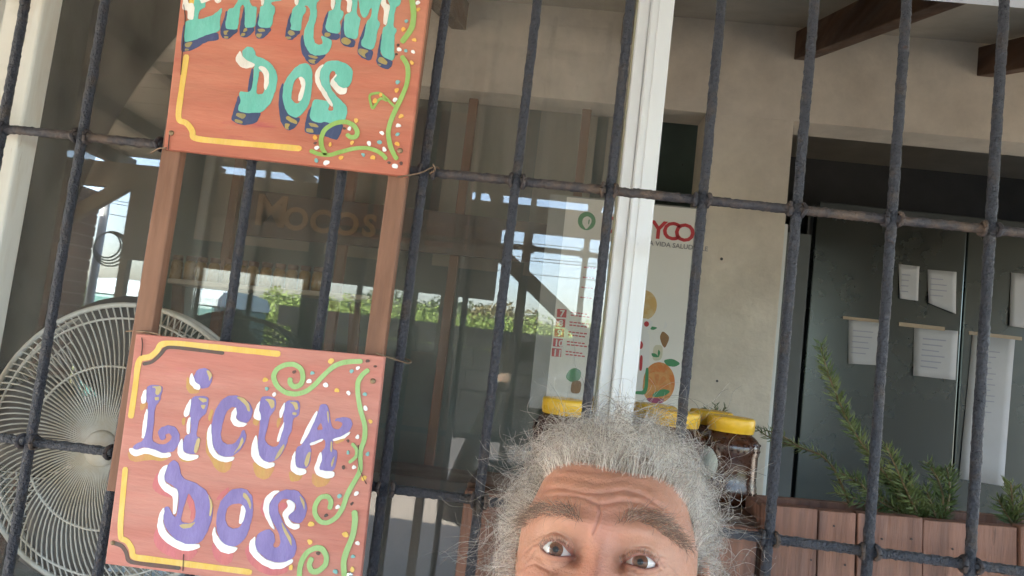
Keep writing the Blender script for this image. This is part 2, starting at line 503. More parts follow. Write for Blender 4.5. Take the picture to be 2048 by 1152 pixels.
def foliage(mb, c, rx, ry, rz, n, size, seed):
    r = np.random.default_rng(seed)
    u = r.normal(size=(n, 3)); u /= np.linalg.norm(u, axis=1)[:, None]
    rad = r.uniform(.45, 1.0, n) ** .5
    lump = np.array([.78 + .35 * mnoise.noise(Vector((float(a[0]) * 2.1 + seed, float(a[1]) * 2.1, float(a[2]) * 2.1))) for a in u])
    pts = np.array(c) + u * (rad * lump)[:, None] * np.array([rx, ry, rz])
    a = r.normal(size=(n, 3)); b = r.normal(size=(n, 3))
    a /= np.linalg.norm(a, axis=1)[:, None]; b = np.cross(a, b); b /= np.linalg.norm(b, axis=1)[:, None]
    s = size * r.uniform(.6, 1.5, n)[:, None]
    V = np.stack([pts - a * s, pts + b * s * .55, pts + a * s, pts - b * s * .55], 1).reshape(-1, 3)
    F = np.arange(4 * n).reshape(n, 4)
    mb.add(V, F.tolist())


lf = [pm('hedge_leaf', (.20, .29, .06), .6, .4, 3, bump=0), pm('tree_leaf', (.055, .085, .03), .6, .4, 2, bump=0), pm('autumn_leaf', (.13, .115, .04), .6, .4, 2, bump=0)]
# clipped roadside hedge: separate bushes grown side by side
for k in range(14):
    px = 560 + k * 62
    c = M(px, 668 + (px - 800) * .115, 14.0)
    e = thing('hedge_bush', (c[0], c[1], GZ), 'bright green clipped bush in the roadside hedge across the street', 'bush', 'bushes of the roadside hedge')
    mb = MB(); foliage(mb, (c[0], c[1], 1.35), .85, .7, 1.20, 5200, .034, 30 + k); mb.build('foliage', lf[0], e)
    MB().tube([(c[0], c[1], GZ), (c[0] + .03, c[1], 1.0)], [.05, .03], 7).build('stem', MT['twig'], e)
for k, (px, py, d, rx, rz, mi) in enumerate(((660, 590, 24, 2.2, 1.2, 1), (780, 575, 26, 2.4, 1.5, 1), (900, 590, 25, 2.2, 1.3, 1), (1010, 600, 24, 2.0, 1.15, 2), (1110, 640, 22, 1.4, .95, 2),
                                             (400, 590, 24, 2.3, 1.3, 2), (290, 565, 28, 2.4, 1.2, 1), (520, 605, 24, 2.0, 1.1, 2), (150, 545, 26, 2.4, 1.5, 1), (1300, 640, 25, 2.5, 1.5, 1), (1600, 680, 26, 2.6, 1.6, 2), (1900, 700, 26, 2.6, 1.6, 1))):
    c = M(px, py + 22, d); zc = c[2] - rz * .6
    e = thing('street_tree', (c[0], c[1], GZ), ['', 'dark green leafy tree rising behind the roadside hedge', 'yellowing leafy tree rising behind the roadside hedge'][mi], 'tree', 'trees behind the roadside hedge')
    mb = MB(); foliage(mb, (c[0], c[1], zc), rx, rx * .8, rz, 6000, .06, 60 + k); mb.build('crown', lf[mi], e)
    mb = MB().tube([(c[0], c[1], GZ), (c[0] + .08, c[1], zc * .6), (c[0], c[1], zc)], [.14, .1, .05], 8)
    for q in range(4):
        a = q * 1.7 + k
        mb.tube([(c[0], c[1], zc * .65), (c[0] + rx * .6 * math.cos(a), c[1] + rx * .5 * math.sin(a), zc + rz * .3)], [.05, .02], 6)
    mb.build('trunk', MT['twig'], e)
# teal kiosk van across the road
teal = pm('teal_paint', (.085, .20, .18), .45, .12, 2, col2=(.10, .19, .175), cscale=1.2)
a, b2 = M(183, 560, 8.2), M(432, 600, 8.2)
kx0, kx1, ky = a[0], b2[0], a[1]
kz1 = M(300, 565, 8.2)[2]
ks = thing('food_trailer', ((kx0 + kx1) / 2, ky - .9, GZ), 'teal food trailer with pale roof parked across the street', 'trailer')
mb = MB().box((kx0, ky - 1.8, .25), (kx1, ky, kz1 - .22)); mb.build('body', teal, ks, bevel=.05)
mb = MB()
pr = [(0, 0), (.0, .10), (.14, .2), (.5, .24), (1.3, .24), (1.66, .2), (1.8, .1), (1.8, 0)]
vs = [(kx0 - .03, ky - q[0], kz1 - .219 + q[1]) for q in pr] + [(kx1 + .03, ky - q[0], kz1 - .219 + q[1]) for q in pr]
k8 = len(pr)
mb.add(vs, [tuple(range(k8 - 1, -1, -1)), tuple(range(k8, 2 * k8))] + [(i, (i + 1) % k8, k8 + (i + 1) % k8, k8 + i) for i in range(k8)])
mb.build('roof', pm('pale_roof', (.45, .55, .55), .5, .1, 3), ks)
MB().box((kx0 + .25, ky + .001, .95), (kx0 + 1.15, ky + .03, kz1 - .4)).build('window', MT['dark'], ks)
MB().box((kx0 + .15, ky + .03, .80), (kx0 + 1.3, ky + .3, .86)).build('counter', MT['white'], ks)
for q in (.5, 1.4):
    pts = MB().lathe([(.27, -.09), (.29, -.05), (.29, .05), (.27, .09)], (0, 0, 0), 20)
    xx = kx0 + (kx1 - kx0) * q / 1.9
    pts.v = [(xx + x, ky - .1 + z, .12 + y) for x, y, z in pts.v]
    pts.build('wheel', MT['rubber'], ks, smooth=False)
for k, (ya, yb) in enumerate(((478, 505), (508, 532), (514, 538), (540, 566))):
    p, q = M(960, ya - 6, 19 + .4 * k), M(1330, yb + 8, 19 + .4 * k)
    d = q - p; p, q = p - d * 2.2, q + d * 1.5
    pts = [p + (q - p) * t + np.array([0, 0, -1.1 * (t - .5) ** 2 * 0 - .5 * (1 - (2 * t - 1) ** 2)]) + np.array([0, 0, .45]) for t in np.linspace(0, 1, 16)]
    o = MB().tube(pts, .012, 5).build('power_line', cb, None)
    setp(o, 'thin black overhead cable strung along the street', 'cable', 'overhead cables along the street')
# ================================================================== window: frame, stile, pane
win = thing('window', ((XL + .1), YG, SILL_Z - .385), 'white sliding shop window with a clear pane, its right half open', 'window')
ml, mr = P(1262, 0, YG)[0] + .018, P(1345, 0, YG)[0]
ZB = SILL_Z - .384
mxl, mxr = P(1256, 420, YG)[0], P(1301, 420, YG)[0]
ws = .0
# jamb on the left
o_ = YG - .105


def wbox(x0, y0, z0, x1, y1, z1, name, mat, bevel=0.0):
    return MB().box((x0, y0 + o_, z0), (x1, y1 + o_, z1)).build(name, mat, win, bevel=bevel)


wbox(XL - .044, .035, ZB, XL + .005, .19, HEAD_Z + .049, 'jamb', MT['oldwhite'], .003)
wbox(XL + .0055, .070, ZB + .03, XL + .045, .125, HEAD_Z - .002, 'stile', MT['oldwhite'], .003)
wbox(XL + .0455, .085, ZB + .03, XL + .063, .118, HEAD_Z - .002, 'glazing_bead', pm('bead', (.30, .29, .24), .6, .2, 20))
# outer casing post and its rendered edge
cx0, cx1 = P(46, 0, .03)[0], P(93, 0, .03)[0]
MB().box((cx0, .026, ZB + .004), (cx1, .062, HEAD_Z + .048)).build('casing', MT['oldwhite'], win, bevel=.003)
MB().box((cx0 - .03, .036, ZB + .004), (cx0 - .001, .056, HEAD_Z + .048)).build('casing_edge', MT['outer'], win)
# meeting stile (white aluminium)
wbox(mxl, .058, ZB + .002, mxr, .122, HEAD_Z - .002, 'stile', MT['white'], .003)
wbox(mxl - .020, .078, ZB + .002, mxl - .0005, .120, HEAD_Z - .002, 'stile', MT['white'], .003)
wbox(mxl + .0125, .0545, ZB + .002, mxr - .002, .0575, HEAD_Z - .002, 'cover_strip', MT['white'], .001)
wbox(XL + .0055, .035, HEAD_Z, XR - .001, .19, HEAD_Z + .049, 'head_rail', MT['white'], .003)
wbox(XL + .0055, .04, ZB, XR - .001, .17, ZB + .0015, 'bottom_track', MT['white'])
wbox(XL + .0635, .103, ZB + .03, mxl - .0205, .107, HEAD_Z - .003, 'pane', MT['pane'])
rub = MB()
for k in range(2):
    rub.box((mxl - .023, o_ + .1125 - k * .017, ZB + .03), (mxl - .0203, o_ + .1165 - k * .017, HEAD_Z - .003))
rub.build('putty', pm('old_putty', (.45, .42, .3), .8, .3, 40), win)

# ================================================================== iron grille
gr = thing('window_grille', (0, 0, 1.1), 'dark blue painted iron grille with rough welded round bars', 'grille')
BX = [-0.785 + .12 * i for i in range(-1, 21)]
ZU, ZL = 1.60 + .2181, 1.60 - .1953
R = .0063
# small offsets of single bars, as welded
JIT = {0: .004, 3: .0, 4: .006, 5: -.002}
for i, x in enumerate(BX):
    k = i - 1
    x += JIT.get(k, 0.0) + random.uniform(-.0015, .0015)
    zz = np.linspace(.98, 2.34, 520)
    ph = random.uniform(0, 6)
    pts = [(x + .0012 * math.sin(z * 2.2 + ph), .0012 * math.sin(z * 3 + ph), z) for z in zz]
    MB().tube(pts, R, 14, wob=.0011).build('bar', MT['bar'], gr, smooth=True)
for z0 in (ZU, ZL, 2.26, 1.02):
    for i in range(len(BX) - 1):
        xa, xb = BX[i] + .004, BX[i + 1] - .004
        pts = [(x, .001, z0 + random.uniform(-.0004, .0004)) for x in np.linspace(xa, xb, 44)]
        MB().tube(pts, .0060, 14, wob=.0011).build('crossbar', MT['rust'] if z0 == ZU else MT['bar'], gr, smooth=True)
    for i in range(len(BX)):
        # weld bead round each joint
        mb = MB()
        for s in (-1, 1):
            c = np.array([BX[i] + s * .0086, -.001, z0])
            pts = [c + np.array([s * .0012 * math.cos(a * 2), -.0082 * math.cos(a), .0082 * math.sin(a)]) for a in np.linspace(0, 2 * math.pi, 14)]
            mb.tube(pts, .0026, 6, wob=.0016, caps=False)
        mb.build('weld', MT['rust'], gr, smooth=True)
# ================================================================== hand-painted signs tied to the grille
ZS = dict(A=(350, 0, 8.192), B=(560, 0, 8.192), C=(460, 85, 5.76), D=(600, 150, 5.486), E=(250, 730, 5.2363), F=(470, 740, 4.8),
          G=(300, 910, 4.762), H=(530, 690, 4.608), I=(560, 900, 4.571), J=(200, 650, 5.76), K=(200, 920, 4.966), Z=(300, 0, 3.2), X=(0, 0, 1.0))
YF = -.028                        # front of the boards


def zp(sp, pts):
    ox, oy, s = ZS[sp]
    return [(ox + p[0] / s, oy + p[1] / s) for p in pts]


def sxz(pts):
    out = []
    for q in pts:
        w = P(q[0], q[1], YF); out.append((w[0], w[2]))
    return out


def chaikin(pts, it=2, closed=True):
    for _ in range(it):
        n = len(pts); o = []
        rng = range(n) if closed else range(n - 1)
        if not closed: o.append(pts[0])
        for i in rng:
            a, b = pts[i], pts[(i + 1) % n]
            o += [(a[0] * .8 + b[0] * .2, a[1] * .8 + b[1] * .2), (a[0] * .2 + b[0] * .8, a[1] * .2 + b[1] * .8)]
        if not closed: o.append(pts[-1])
        pts = o
    return pts


def wobble(loop, amp=.0004, seed=0.0):
    return [(x + amp * mnoise.noise(Vector((x * 220, z * 220, seed))), z + amp * mnoise.noise(Vector((x * 220, z * 220, seed + 9)))) for x, z in loop]


def paint_poly(mb, loops, lift, mi):
    """a coat of paint: filled outline (with holes) lying just proud of the board"""
    loops = [wobble(chaikin(l), .0008, lift * 1e4) for l in loops]
    y = YF - lift
    vs = [Vector((x, z, 0)) for l in loops for x, z in l]
    tri = tessellate_polygon([[Vector((x, z, 0)) for x, z in l] for l in loops])
    fs = []
    for t in tri:
        a, b, c = [vs[i] for i in t]
        if (b.x - a.x) * (c.y - a.y) - (b.y - a.y) * (c.x - a.x) < 0: t = (t[0], t[2], t[1])
        fs.append(tuple(t))
    n0 = len(vs)
    mb.add([(v.x, y, v.y) for v in vs], fs, mi)
    k = 0
    for l in loops:                                               # thin edge down to the board
        m_ = len(l)
        mb.add([(x, y, z) for x, z in l] + [(x, YF + .0002, z) for x, z in l],
               [(i, (i + 1) % m_, m_ + (i + 1) % m_, m_ + i) for i in range(m_)], mi)
        k += m_


def paint_stroke(mb, pts, w, lift, mi, taper=True):
    """brush stroke along a path (world x, z); w in metres"""
    p = np.array(chaikin(pts, 3, False)); n = len(p)
    t = np.gradient(p, axis=0); t /= np.linalg.norm(t, axis=1)[:, None] + 1e-9
    nn = np.stack([-t[:, 1], t[:, 0]], 1)
    s = np.concatenate([[0], np.cumsum(np.linalg.norm(np.diff(p, axis=0), axis=1))])
    ww = np.array([w * (1 + .12 * mnoise.noise(Vector((a * 60, lift * 999, p[0][0] * 50)))) for a in s])
    end = np.minimum(s, s[-1] - s)
    ww *= np.clip(.55 + end / (w * .7), 0, 1) if taper else 1
    L_, R_ = p + nn * ww[:, None] / 2, p - nn * ww[:, None] / 2
    y = YF - lift
    vs = [(a[0], y, a[1]) for a in L_] + [(a[0], y, a[1]) for a in R_]
    vs += [(a[0], YF + .0002, a[1]) for a in L_] + [(a[0], YF + .0002, a[1]) for a in R_]
    fs = [(i, n + i, n + i + 1, i + 1) for i in range(n - 1)]
    fs += [(2 * n + i, i, i + 1, 2 * n + i + 1) for i in range(n - 1)] + [(n + i, 3 * n + i, 3 * n + i + 1, n + i + 1) for i in range(n - 1)]
    fs += [(0, 2 * n, 3 * n, n), (n - 1, 2 * n - 1, 4 * n - 1, 3 * n - 1)]
    mb.add(vs, fs, mi)


PX2M = abs(P(600, 400, YF)[0] - P(601, 400, YF)[0])


def paint_dot(mb, c, r, lift, mi, seed=0):
    pts = []
    for k in range(12):
        a = 2 * math.pi * k / 12
        rr = r * (1 + .16 * math.sin(a * 2 + seed) + .08 * math.sin(a * 3 + seed * 2))
        pts.append((c[0] + rr * math.cos(a), c[1] + rr * math.sin(a)))
    paint_poly(mb, [pts], lift, mi)


def pt(name, c, c2=None, rough=.5, var=.10):
    return pm(name, c, rough, .16, 70, col2=c2, cscale=45, cmix=(.42, .62), bump=.6, bscale=260, bdist=.0012, spec=.4, stretch=(1, 1, .35), col3=tuple(q * .55 + .09 for q in c), c3=(.70, .76), c3scale=120)


BG1 = pm('sign_orange', (.51, .16, .10), .6, .18, 45, col2=(.55, .215, .135), cscale=18, cmix=(.42, .58), bump=.6, bscale=190, bdist=.0014,
         stretch=(.16, 1, 1), col3=(.43, .10, .095), c3=(.60, .68), c3scale=26)
BG2 = pm('sign_salmon', (.535, .195, .15), .6, .18, 45, col2=(.575, .25, .195), cscale=18, cmix=(.42, .58), bump=.6, bscale=190, bdist=.0014,
         stretch=(.16, 1, 1), col3=(.56, .18, .175), c3=(.60, .68), c3scale=24)
PTS = [pt('paint_teal', (.16, .50, .40), (.19, .53, .44)), pt('paint_navy', (.055, .075, .15), (.075, .09, .19)), pt('paint_gold', (.40, .30, .10), (.33, .27, .14)),
       pt('paint_white', (.82, .78, .70), (.76, .70, .62)), pt('paint_purple', (.225, .175, .42), (.27, .22, .48)), pt('paint_bright_white', (.86, .86, .85)),
       pt('paint_ochre', (.55, .33, .10), (.58, .28, .12)), pt('paint_rose', (.58, .16, .18), (.60, .18, .17)), pt('paint_yellow', (.78, .50, .10), (.80, .55, .16)),
       pt('paint_green', (.29, .45, .11), (.32, .50, .16)), pt('paint_brown', (.14, .07, .055), (.10, .08, .07)), pt('paint_light_teal', (.22, .46, .44)),
       pt('paint_green_two', (.33, .52, .20), (.36, .55, .24)), pt('paint_amber', (.80, .42, .08), (.80, .48, .12)), pt('paint_gold_two', (.55, .42, .20), (.50, .38, .2))]
T_, NV, GO, WH, PU, BW, OC, RO, YE, GR, BR, LT, G2, AM, GT = range(15)
LIFT = {OC: .0003, RO: .0003, NV: .0004, T_: .0006, PU: .0006, GO: .0009, GT: .0009, WH: .0010, BW: .0010}


def letter(parent, sp, layers):
    mb = MB()
    for mi, loops in layers:
        loops = [sxz(zp(sp, l)) for l in loops]
        paint_poly(mb, loops, LIFT[mi], mi)
    used = sorted(set(mb.mi)); mb.mi = [used.index(i) for i in mb.mi]
    return mb.build('letter', [PTS[i] for i in used], parent)


def board(name, quad, mat, label, loc):
    e = thing(name, loc, label, 'sign')
    cs = [(P(x, y, YF)[0], P(x, y, YF)[2]) for x, y in quad]      # TL, TR, BR, BL -> BL, BR, TR, TL
    tl_, tr_, br_, bl_ = cs
    o = MB().slab([bl_, br_, tr_, tl_], YF, YF + .010).build('board', [mat], e, bevel=.0012)
    return e


s1 = board('painted_sign', [(378, -150), (868, -100), (813, 352), (327, 297)], BG1,
           'orange wooden sign with teal letters EXPRIMI DOS tied high on the grille', P(570, 325, YF))
letter(s1, 'A', [(T_, [[(320, -420), (700, -420), (720, -260), (480, -250), (470, -130), (640, -140), (660, -10), (500, 20), (500, 120), (440, 150), (400, 180), (375, 320), (450, 310), (600, 260), (690, 200), (780, 125), (765, 200), (750, 260), (740, 330), (735, 520), (600, 550), (480, 590), (350, 650), (210, 690), (160, 680), (150, 600), (165, 350), (270, 330), (300, 150), (320, 0)]]),
                 (NV, [[(160, 380), (130, 450), (95, 820), (130, 850), (240, 835), (350, 790), (470, 710), (560, 675), (715, 660), (720, 540), (600, 540), (350, 630), (210, 680), (165, 660)]]),
                 (GO, [[(165, 710), (305, 690), (265, 740), (240, 780), (170, 770)]]), (GO, [[(170, 800), (240, 800), (220, 835), (160, 835)]]),
                 (WH, [[(150, -200), (220, -200), (210, 60), (295, 50), (325, 100), (320, 250), (300, 330), (205, 320), (215, 170), (130, 165), (125, 130)]]),
                 (WH, [[(400, -30), (620, -30), (540, 25), (460, 55), (430, 55)]]), (WH, [[(640, -20), (760, -20), (750, 30), (700, 55), (660, 40)]])])
letter(s1, 'A', [(T_, [[(1040, 0), (1000, 70), (960, 130), (870, 150), (860, 250), (830, 350), (830, 450), (870, 485), (1025, 485), (1040, 400), (1050, 300), (1065, 230), (1070, 130), (1110, 70), (1140, 100), (1150, 200), (1145, 300), (1140, 440), (1180, 460), (1315, 450), (1325, 300), (1350, 110), (1260, 100), (1230, 30), (1210, -40), (1230, -130), (1330, -200), (1340, -360), (1190, -370), (1120, -230), (1050, -370), (890, -380), (900, -220), (1000, -150)]]),
                 (NV, [[(830, 185), (820, 260), (770, 400), (750, 470), (745, 570), (790, 630), (880, 645), (960, 570), (1025, 520), (1025, 470), (870, 480), (835, 440), (865, 250), (860, 185)]]),
                 (NV, [[(1130, 105), (1090, 300), (1060, 450), (1060, 590), (1110, 615), (1200, 605), (1300, 510), (1300, 445), (1180, 455), (1145, 440), (1150, 250), (1155, 110)]]),
                 (GO, [[(800, 510), (890, 500), (850, 545), (870, 570), (810, 580)]]), (GO, [[(800, 595), (880, 600), (870, 640), (810, 620)]]),
                 (GO, [[(1130, 470), (1190, 465), (1190, 510), (1120, 530)]]), (GO, [[(1090, 545), (1160, 550), (1140, 590), (1075, 600)]])])
letter(s1, 'A', [(T_, [[(1395, 150), (1400, 100), (1450, 100), (1470, 0), (1470, -360), (1700, -350), (1860, -260), (1880, -120), (1790, 0), (1570, 35), (1600, 90), (1640, 110), (1635, 220), (1605, 270), (1600, 380), (1560, 460), (1400, 455), (1360, 400), (1380, 300), (1390, 200)], [(1590, -230), (1590, -80), (1690, -90), (1750, -150), (1700, -220)]]),
                 (NV, [[(1370, 190), (1350, 300), (1320, 430), (1310, 570), (1350, 630), (1430, 640), (1530, 550), (1580, 490), (1565, 450), (1400, 450), (1365, 400), (1378, 300)]]),
                 (GO, [[(1350, 480), (1470, 470), (1480, 520), (1380, 525)]]), (GO, [[(1340, 560), (1420, 545), (1430, 580), (1390, 625), (1330, 600)]]),
                 (WH, [[(1400, -160), (1465, -160), (1460, 60), (1440, 100), (1415, 80)]])])
letter(s1, 'B', [(T_, [[(310, 0), (300, 80), (240, 110), (205, 150), (190, 250), (170, 330), (185, 420), (165, 490), (340, 515), (350, 400), (370, 280), (430, 180), (430, 130), (395, 90), (440, 90), (490, 140), (500, 220), (480, 320), (420, 450), (390, 580), (400, 720), (450, 820), (500, 880), (590, 920), (760, 895), (830, 800), (860, 670), (800, 640), (690, 580), (665, 620), (705, 670), (690, 730), (620, 735), (555, 690), (550, 480), (570, 400), (600, 280), (610, 170), (590, 60), (650, 0), (680, -120), (640, -280), (500, -340), (310, -340)], [(420, -210), (410, -60), (480, -70), (540, -140), (500, -200)]]),
                 (NV, [[(195, 190), (150, 270), (100, 480), (80, 610), (140, 660), (210, 650), (280, 580), (330, 550), (335, 505), (170, 480), (182, 400), (173, 320)]]),
                 (NV, [[(375, 565), (345, 600), (335, 750), (360, 880), (420, 980), (500, 1060), (580, 1065), (660, 1000), (770, 885), (600, 910), (500, 870), (430, 760), (390, 650)]]),
                 (GO, [[(125, 550), (160, 490), (240, 520), (250, 570), (190, 590)]]), (GO, [[(90, 610), (180, 600), (190, 640), (130, 650)]]),
                 (GO, [[(455, 910), (500, 905), (640, 940), (600, 970), (500, 940)]]), (GO, [[(455, 980), (600, 980), (560, 1010), (590, 1050), (500, 1040)]]),
                 (WH, [[(235, -160), (310, -160), (300, 80), (270, 90), (245, 60)]])])
letter(s1, 'B', [(T_, [[(910, 0), (910, 80), (880, 160), (800, 180), (780, 300), (740, 450), (790, 530), (980, 560), (1000, 420), (975, 350), (1040, 280), (1045, 190), (990, 160), (1000, 0), (1050, -120), (1060, -300), (850, -310), (860, -130)]]),
                 (NV, [[(785, 180), (740, 280), (700, 430), (685, 560), (760, 620), (850, 650), (940, 655), (980, 620), (985, 550), (800, 525), (740, 465), (775, 350), (795, 190)]]),
                 (GO, [[(725, 570), (750, 535), (850, 555), (800, 610), (730, 600)]]), (WH, [[(840, -160), (915, -160), (900, 90), (870, 165), (835, 140)]])])
letter(s1, 'B', [(T_, [[(1110, -290), (1280, -300), (1400, -140), (1560, -280), (1720, -280), (1700, -60), (1640, 60), (1610, 200), (1590, 320), (1640, 370), (1630, 430), (1590, 530), (1580, 650), (1530, 835), (1340, 770), (1330, 680), (1370, 620), (1400, 480), (1420, 340), (1490, 300), (1510, 120), (1470, 150), (1440, 250), (1390, 300), (1340, 270), (1310, 180), (1295, 0), (1270, 0), (1255, 240), (1330, 310), (1300, 400), (1270, 660), (1100, 610), (1050, 560), (1055, 300), (1080, 230), (1180, 200), (1190, 0), (1120, -80)]]),
                 (NV, [[(1045, 270), (1000, 450), (980, 690), (1060, 755), (1160, 785), (1230, 750), (1240, 660), (1100, 605), (1055, 570), (1055, 400)]]),
                 (NV, [[(1410, 360), (1370, 480), (1300, 640), (1265, 870), (1320, 930), (1420, 990), (1490, 985), (1520, 900), (1530, 830), (1340, 765), (1335, 680), (1395, 560)]]),
                 (GO, [[(1010, 640), (1060, 610), (1180, 670), (1120, 750), (1000, 700)]]), (GO, [[(1290, 790), (1470, 830), (1390, 890), (1420, 965), (1280, 880)]]),
                 (WH, [[(1050, -20), (1190, -20), (1165, 210), (1090, 200), (1110, 40)]])])
letter(s1, 'B', [(T_, [[(1790, 60), (1800, 100), (1770, 300), (1750, 420), (1690, 460), (1670, 600), (1640, 900), (1850, 1010), (1880, 930), (1870, 800), (1880, 700), (1870, 600), (1920, 480), (1860, 450), (1890, 130), (1960, 90), (1990, 0), (1960, -250), (1760, -260), (1740, -80)]]),
                 (NV, [[(1675, 520), (1640, 640), (1600, 880), (1570, 1040), (1660, 1110), (1770, 1140), (1830, 1090), (1850, 1000), (1645, 910), (1650, 760)]]),
                 (GO, [[(1630, 935), (1690, 950), (1770, 1010), (1740, 1070), (1600, 1010)]]), (GO, [[(1590, 1040), (1670, 1060), (1640, 1085)]]),
                 (WH, [[(1670, -20), (1735, -20), (1740, 60), (1810, 90), (1790, 200), (1750, 420), (1690, 400), (1710, 140), (1650, 90)]])])
letter(s1, 'C', [(T_, [[(140, 100), (190, 50), (260, 55), (290, 110), (300, 160), (380, 180), (470, 240), (530, 320), (550, 420), (530, 540), (480, 680), (420, 760), (360, 810), (200, 815), (95, 790), (95, 740), (125, 680), (105, 600), (120, 560), (240, 580), (270, 420), (275, 300), (290, 270), (210, 215), (150, 170)], [(340, 320), (330, 400), (310, 500), (305, 600), (380, 600), (400, 540), (400, 380)]]),
                 (NV, [[(245, 300), (215, 480), (205, 570), (245, 575), (270, 400), (268, 300)]]),
                 (NV, [[(100, 600), (75, 680), (30, 830), (10, 890), (90, 940), (180, 955), (300, 930), (350, 840), (365, 805), (200, 805), (105, 790), (130, 680)]]),
                 (GO, [[(80, 810), (200, 830), (160, 885), (70, 850)]]), (GO, [[(60, 880), (155, 910), (140, 940), (50, 915)]]),
                 (WH, [[(125, 95), (135, 150), (190, 205), (280, 245), (290, 265), (255, 295), (170, 300), (100, 265), (60, 195), (85, 140)]]),
                 (WH, [[(330, 300), (350, 270), (410, 290), (455, 345), (450, 480), (415, 555), (390, 530), (400, 400), (375, 340)]])])
letter(s1, 'C', [(T_, [[(860, 235), (920, 255), (950, 330), (950, 460), (930, 640), (900, 740), (830, 830), (760, 875), (680, 840), (630, 750), (605, 640), (615, 500), (650, 420), (730, 310), (790, 260)], [(800, 390), (740, 440), (715, 560), (700, 640), (740, 690), (790, 710), (830, 640), (830, 480)]]),
                 (NV, [[(605, 460), (570, 560), (560, 700), (580, 900), (620, 980), (680, 1020), (740, 990), (790, 930), (810, 860), (750, 865), (690, 840), (635, 740), (615, 640), (620, 500)]]),
                 (GO, [[(645, 860), (680, 850), (780, 910), (770, 940), (720, 930), (650, 890)]]), (GO, [[(635, 930), (700, 940), (670, 980), (685, 1010), (630, 985)]]),
                 (WH, [[(790, 410), (820, 395), (870, 430), (870, 520), (830, 670), (790, 680), (785, 640), (825, 520), (815, 450)]])])
letter(s1, 'C', [(T_, [[(1085, 245), (1150, 210), (1230, 205), (1330, 240), (1400, 290), (1420, 350), (1400, 450), (1370, 510), (1290, 530), (1240, 490), (1190, 430), (1225, 380), (1210, 335), (1180, 325), (1150, 360), (1145, 460), (1180, 560), (1230, 620), (1290, 680), (1350, 740), (1350, 800), (1330, 900), (1250, 940), (1180, 950), (1100, 910), (1040, 930), (960, 910), (915, 860), (945, 700), (980, 655), (1120, 670), (1150, 720), (1130, 760), (1150, 795), (1190, 780), (1190, 740), (1110, 580), (1060, 520), (1035, 400), (1040, 320)]]),
                 (NV, [[(945, 715), (900, 790), (870, 920), (855, 1030), (930, 1060), (1040, 1060), (1170, 1110), (1240, 1125), (1280, 1030), (1310, 950), (1250, 930), (1180, 940), (1100, 900), (1040, 920), (960, 900), (920, 850)]]),
                 (GO, [[(900, 920), (1020, 950), (1025, 980), (930, 970)]]), (GO, [[(880, 990), (960, 990), (970, 1050), (880, 1030)]]),
                 (WH, [[(1085, 250), (1040, 330), (1030, 420), (1060, 500), (1120, 590), (1190, 715), (1185, 745), (1140, 710), (1060, 590), (990, 480), (975, 390), (1000, 320), (1050, 260)]]),
                 (WH, [[(1225, 365), (1235, 380), (1195, 430), (1240, 490), (1300, 530), (1355, 520), (1340, 590), (1280, 605), (1220, 570), (1150, 480), (1170, 430)]])])


def strokes(parent, name, mi, items, lift=.0012):
    for sp, pts, w in items:
        mb = MB(); paint_stroke(mb, sxz(zp(sp, pts)), w / ZS[sp][2] * PX2M, lift, 0)
        mb.build(name, PTS[mi], parent)


def dots(parent, sp, spec, lift=.0011):
    for mi, ds in spec:
        for k, d in enumerate(ds):
            mb = MB(); c = sxz(zp(sp, [d[:2]]))[0]
            paint_dot(mb, c, d[2] / ZS[sp][2] * PX2M, lift, 0, k)
            mb.build('dot', PTS[mi], parent)


strokes(s1, 'border_line', YE, [('Z', [(235, 350), (205, 560), (175, 770), (235, 785), (275, 840), (272, 888), (500, 910), (970, 952)], 37)], .0005)
strokes(s1, 'border_line', YE, [('X', [(395, -95), (382, 20)], 11), ('X', [(420, -115), (600, -96)], 11)], .0005)
strokes(s1, 'vine', GR, [('D', [(110, 830), (200, 870), (320, 885), (430, 850), (600, 805), (740, 800), (850, 835), (920, 885), (950, 930)], 44),
                         ('D', [(290, 880), (240, 800), (230, 700), (270, 600), (380, 530), (500, 510), (590, 550), (635, 620), (620, 680), (560, 690), (510, 650)], 48),
                         ('D', [(1114, -208), (1180, -110), (1190, 0), (1170, 120), (1110, 260), (1050, 380), (990, 520), (965, 640), (990, 780), (1040, 890), (1070, 930)], 50),
                         ('Z', [(1640, -160), (1670, -60), (1690, 90), (1680, 180), (1610, 275)], 36),
                         ('D', [(1040, 350), (960, 270), (880, 195), (780, 210), (760, 240), (795, 390), (850, 290), (890, 255), (960, 285)], 26)])
dots(s1, 'D', [(BW, [(1043, 275, 25), (1080, 557, 25), (900, 638, 23), (760, 752, 24), (925, 818, 24), (545, 592, 21), (187, 800, 24), (288, 963, 31), (1043, 1002, 30)]),
               (LT, [(1072, 82, 23), (1070, 652, 22), (873, 740, 24), (695, 878, 21), (180, 940, 22)]),
               (AM, [(1062, 170, 24), (1110, 455, 25), (1068, 757, 25), (618, 503, 25), (168, 688, 26), (333, 765, 21), (573, 745, 23), (452, 910, 25), (803, 907, 25), (5, 805, 22), (885, 220, 20), (825, 285, 26)]),
               (BR, [(168, 750, 15), (490, 585, 14), (978, 963, 17), (1110, 970, 19)])], .0013)
dots(s1, 'Z', [(BW, [(1713, 20, 14), (1595, 318, 14), (1684, 333, 12)]), (AM, [(1718, 62, 12), (1622, 190, 14), (1692, 257, 13), (1677, 403, 14)]),
               (LT, [(1640, 137, 12), (1638, 327, 11)]), (BR, [(1588, 290, 9), (1578, 347, 7)])], .0013)

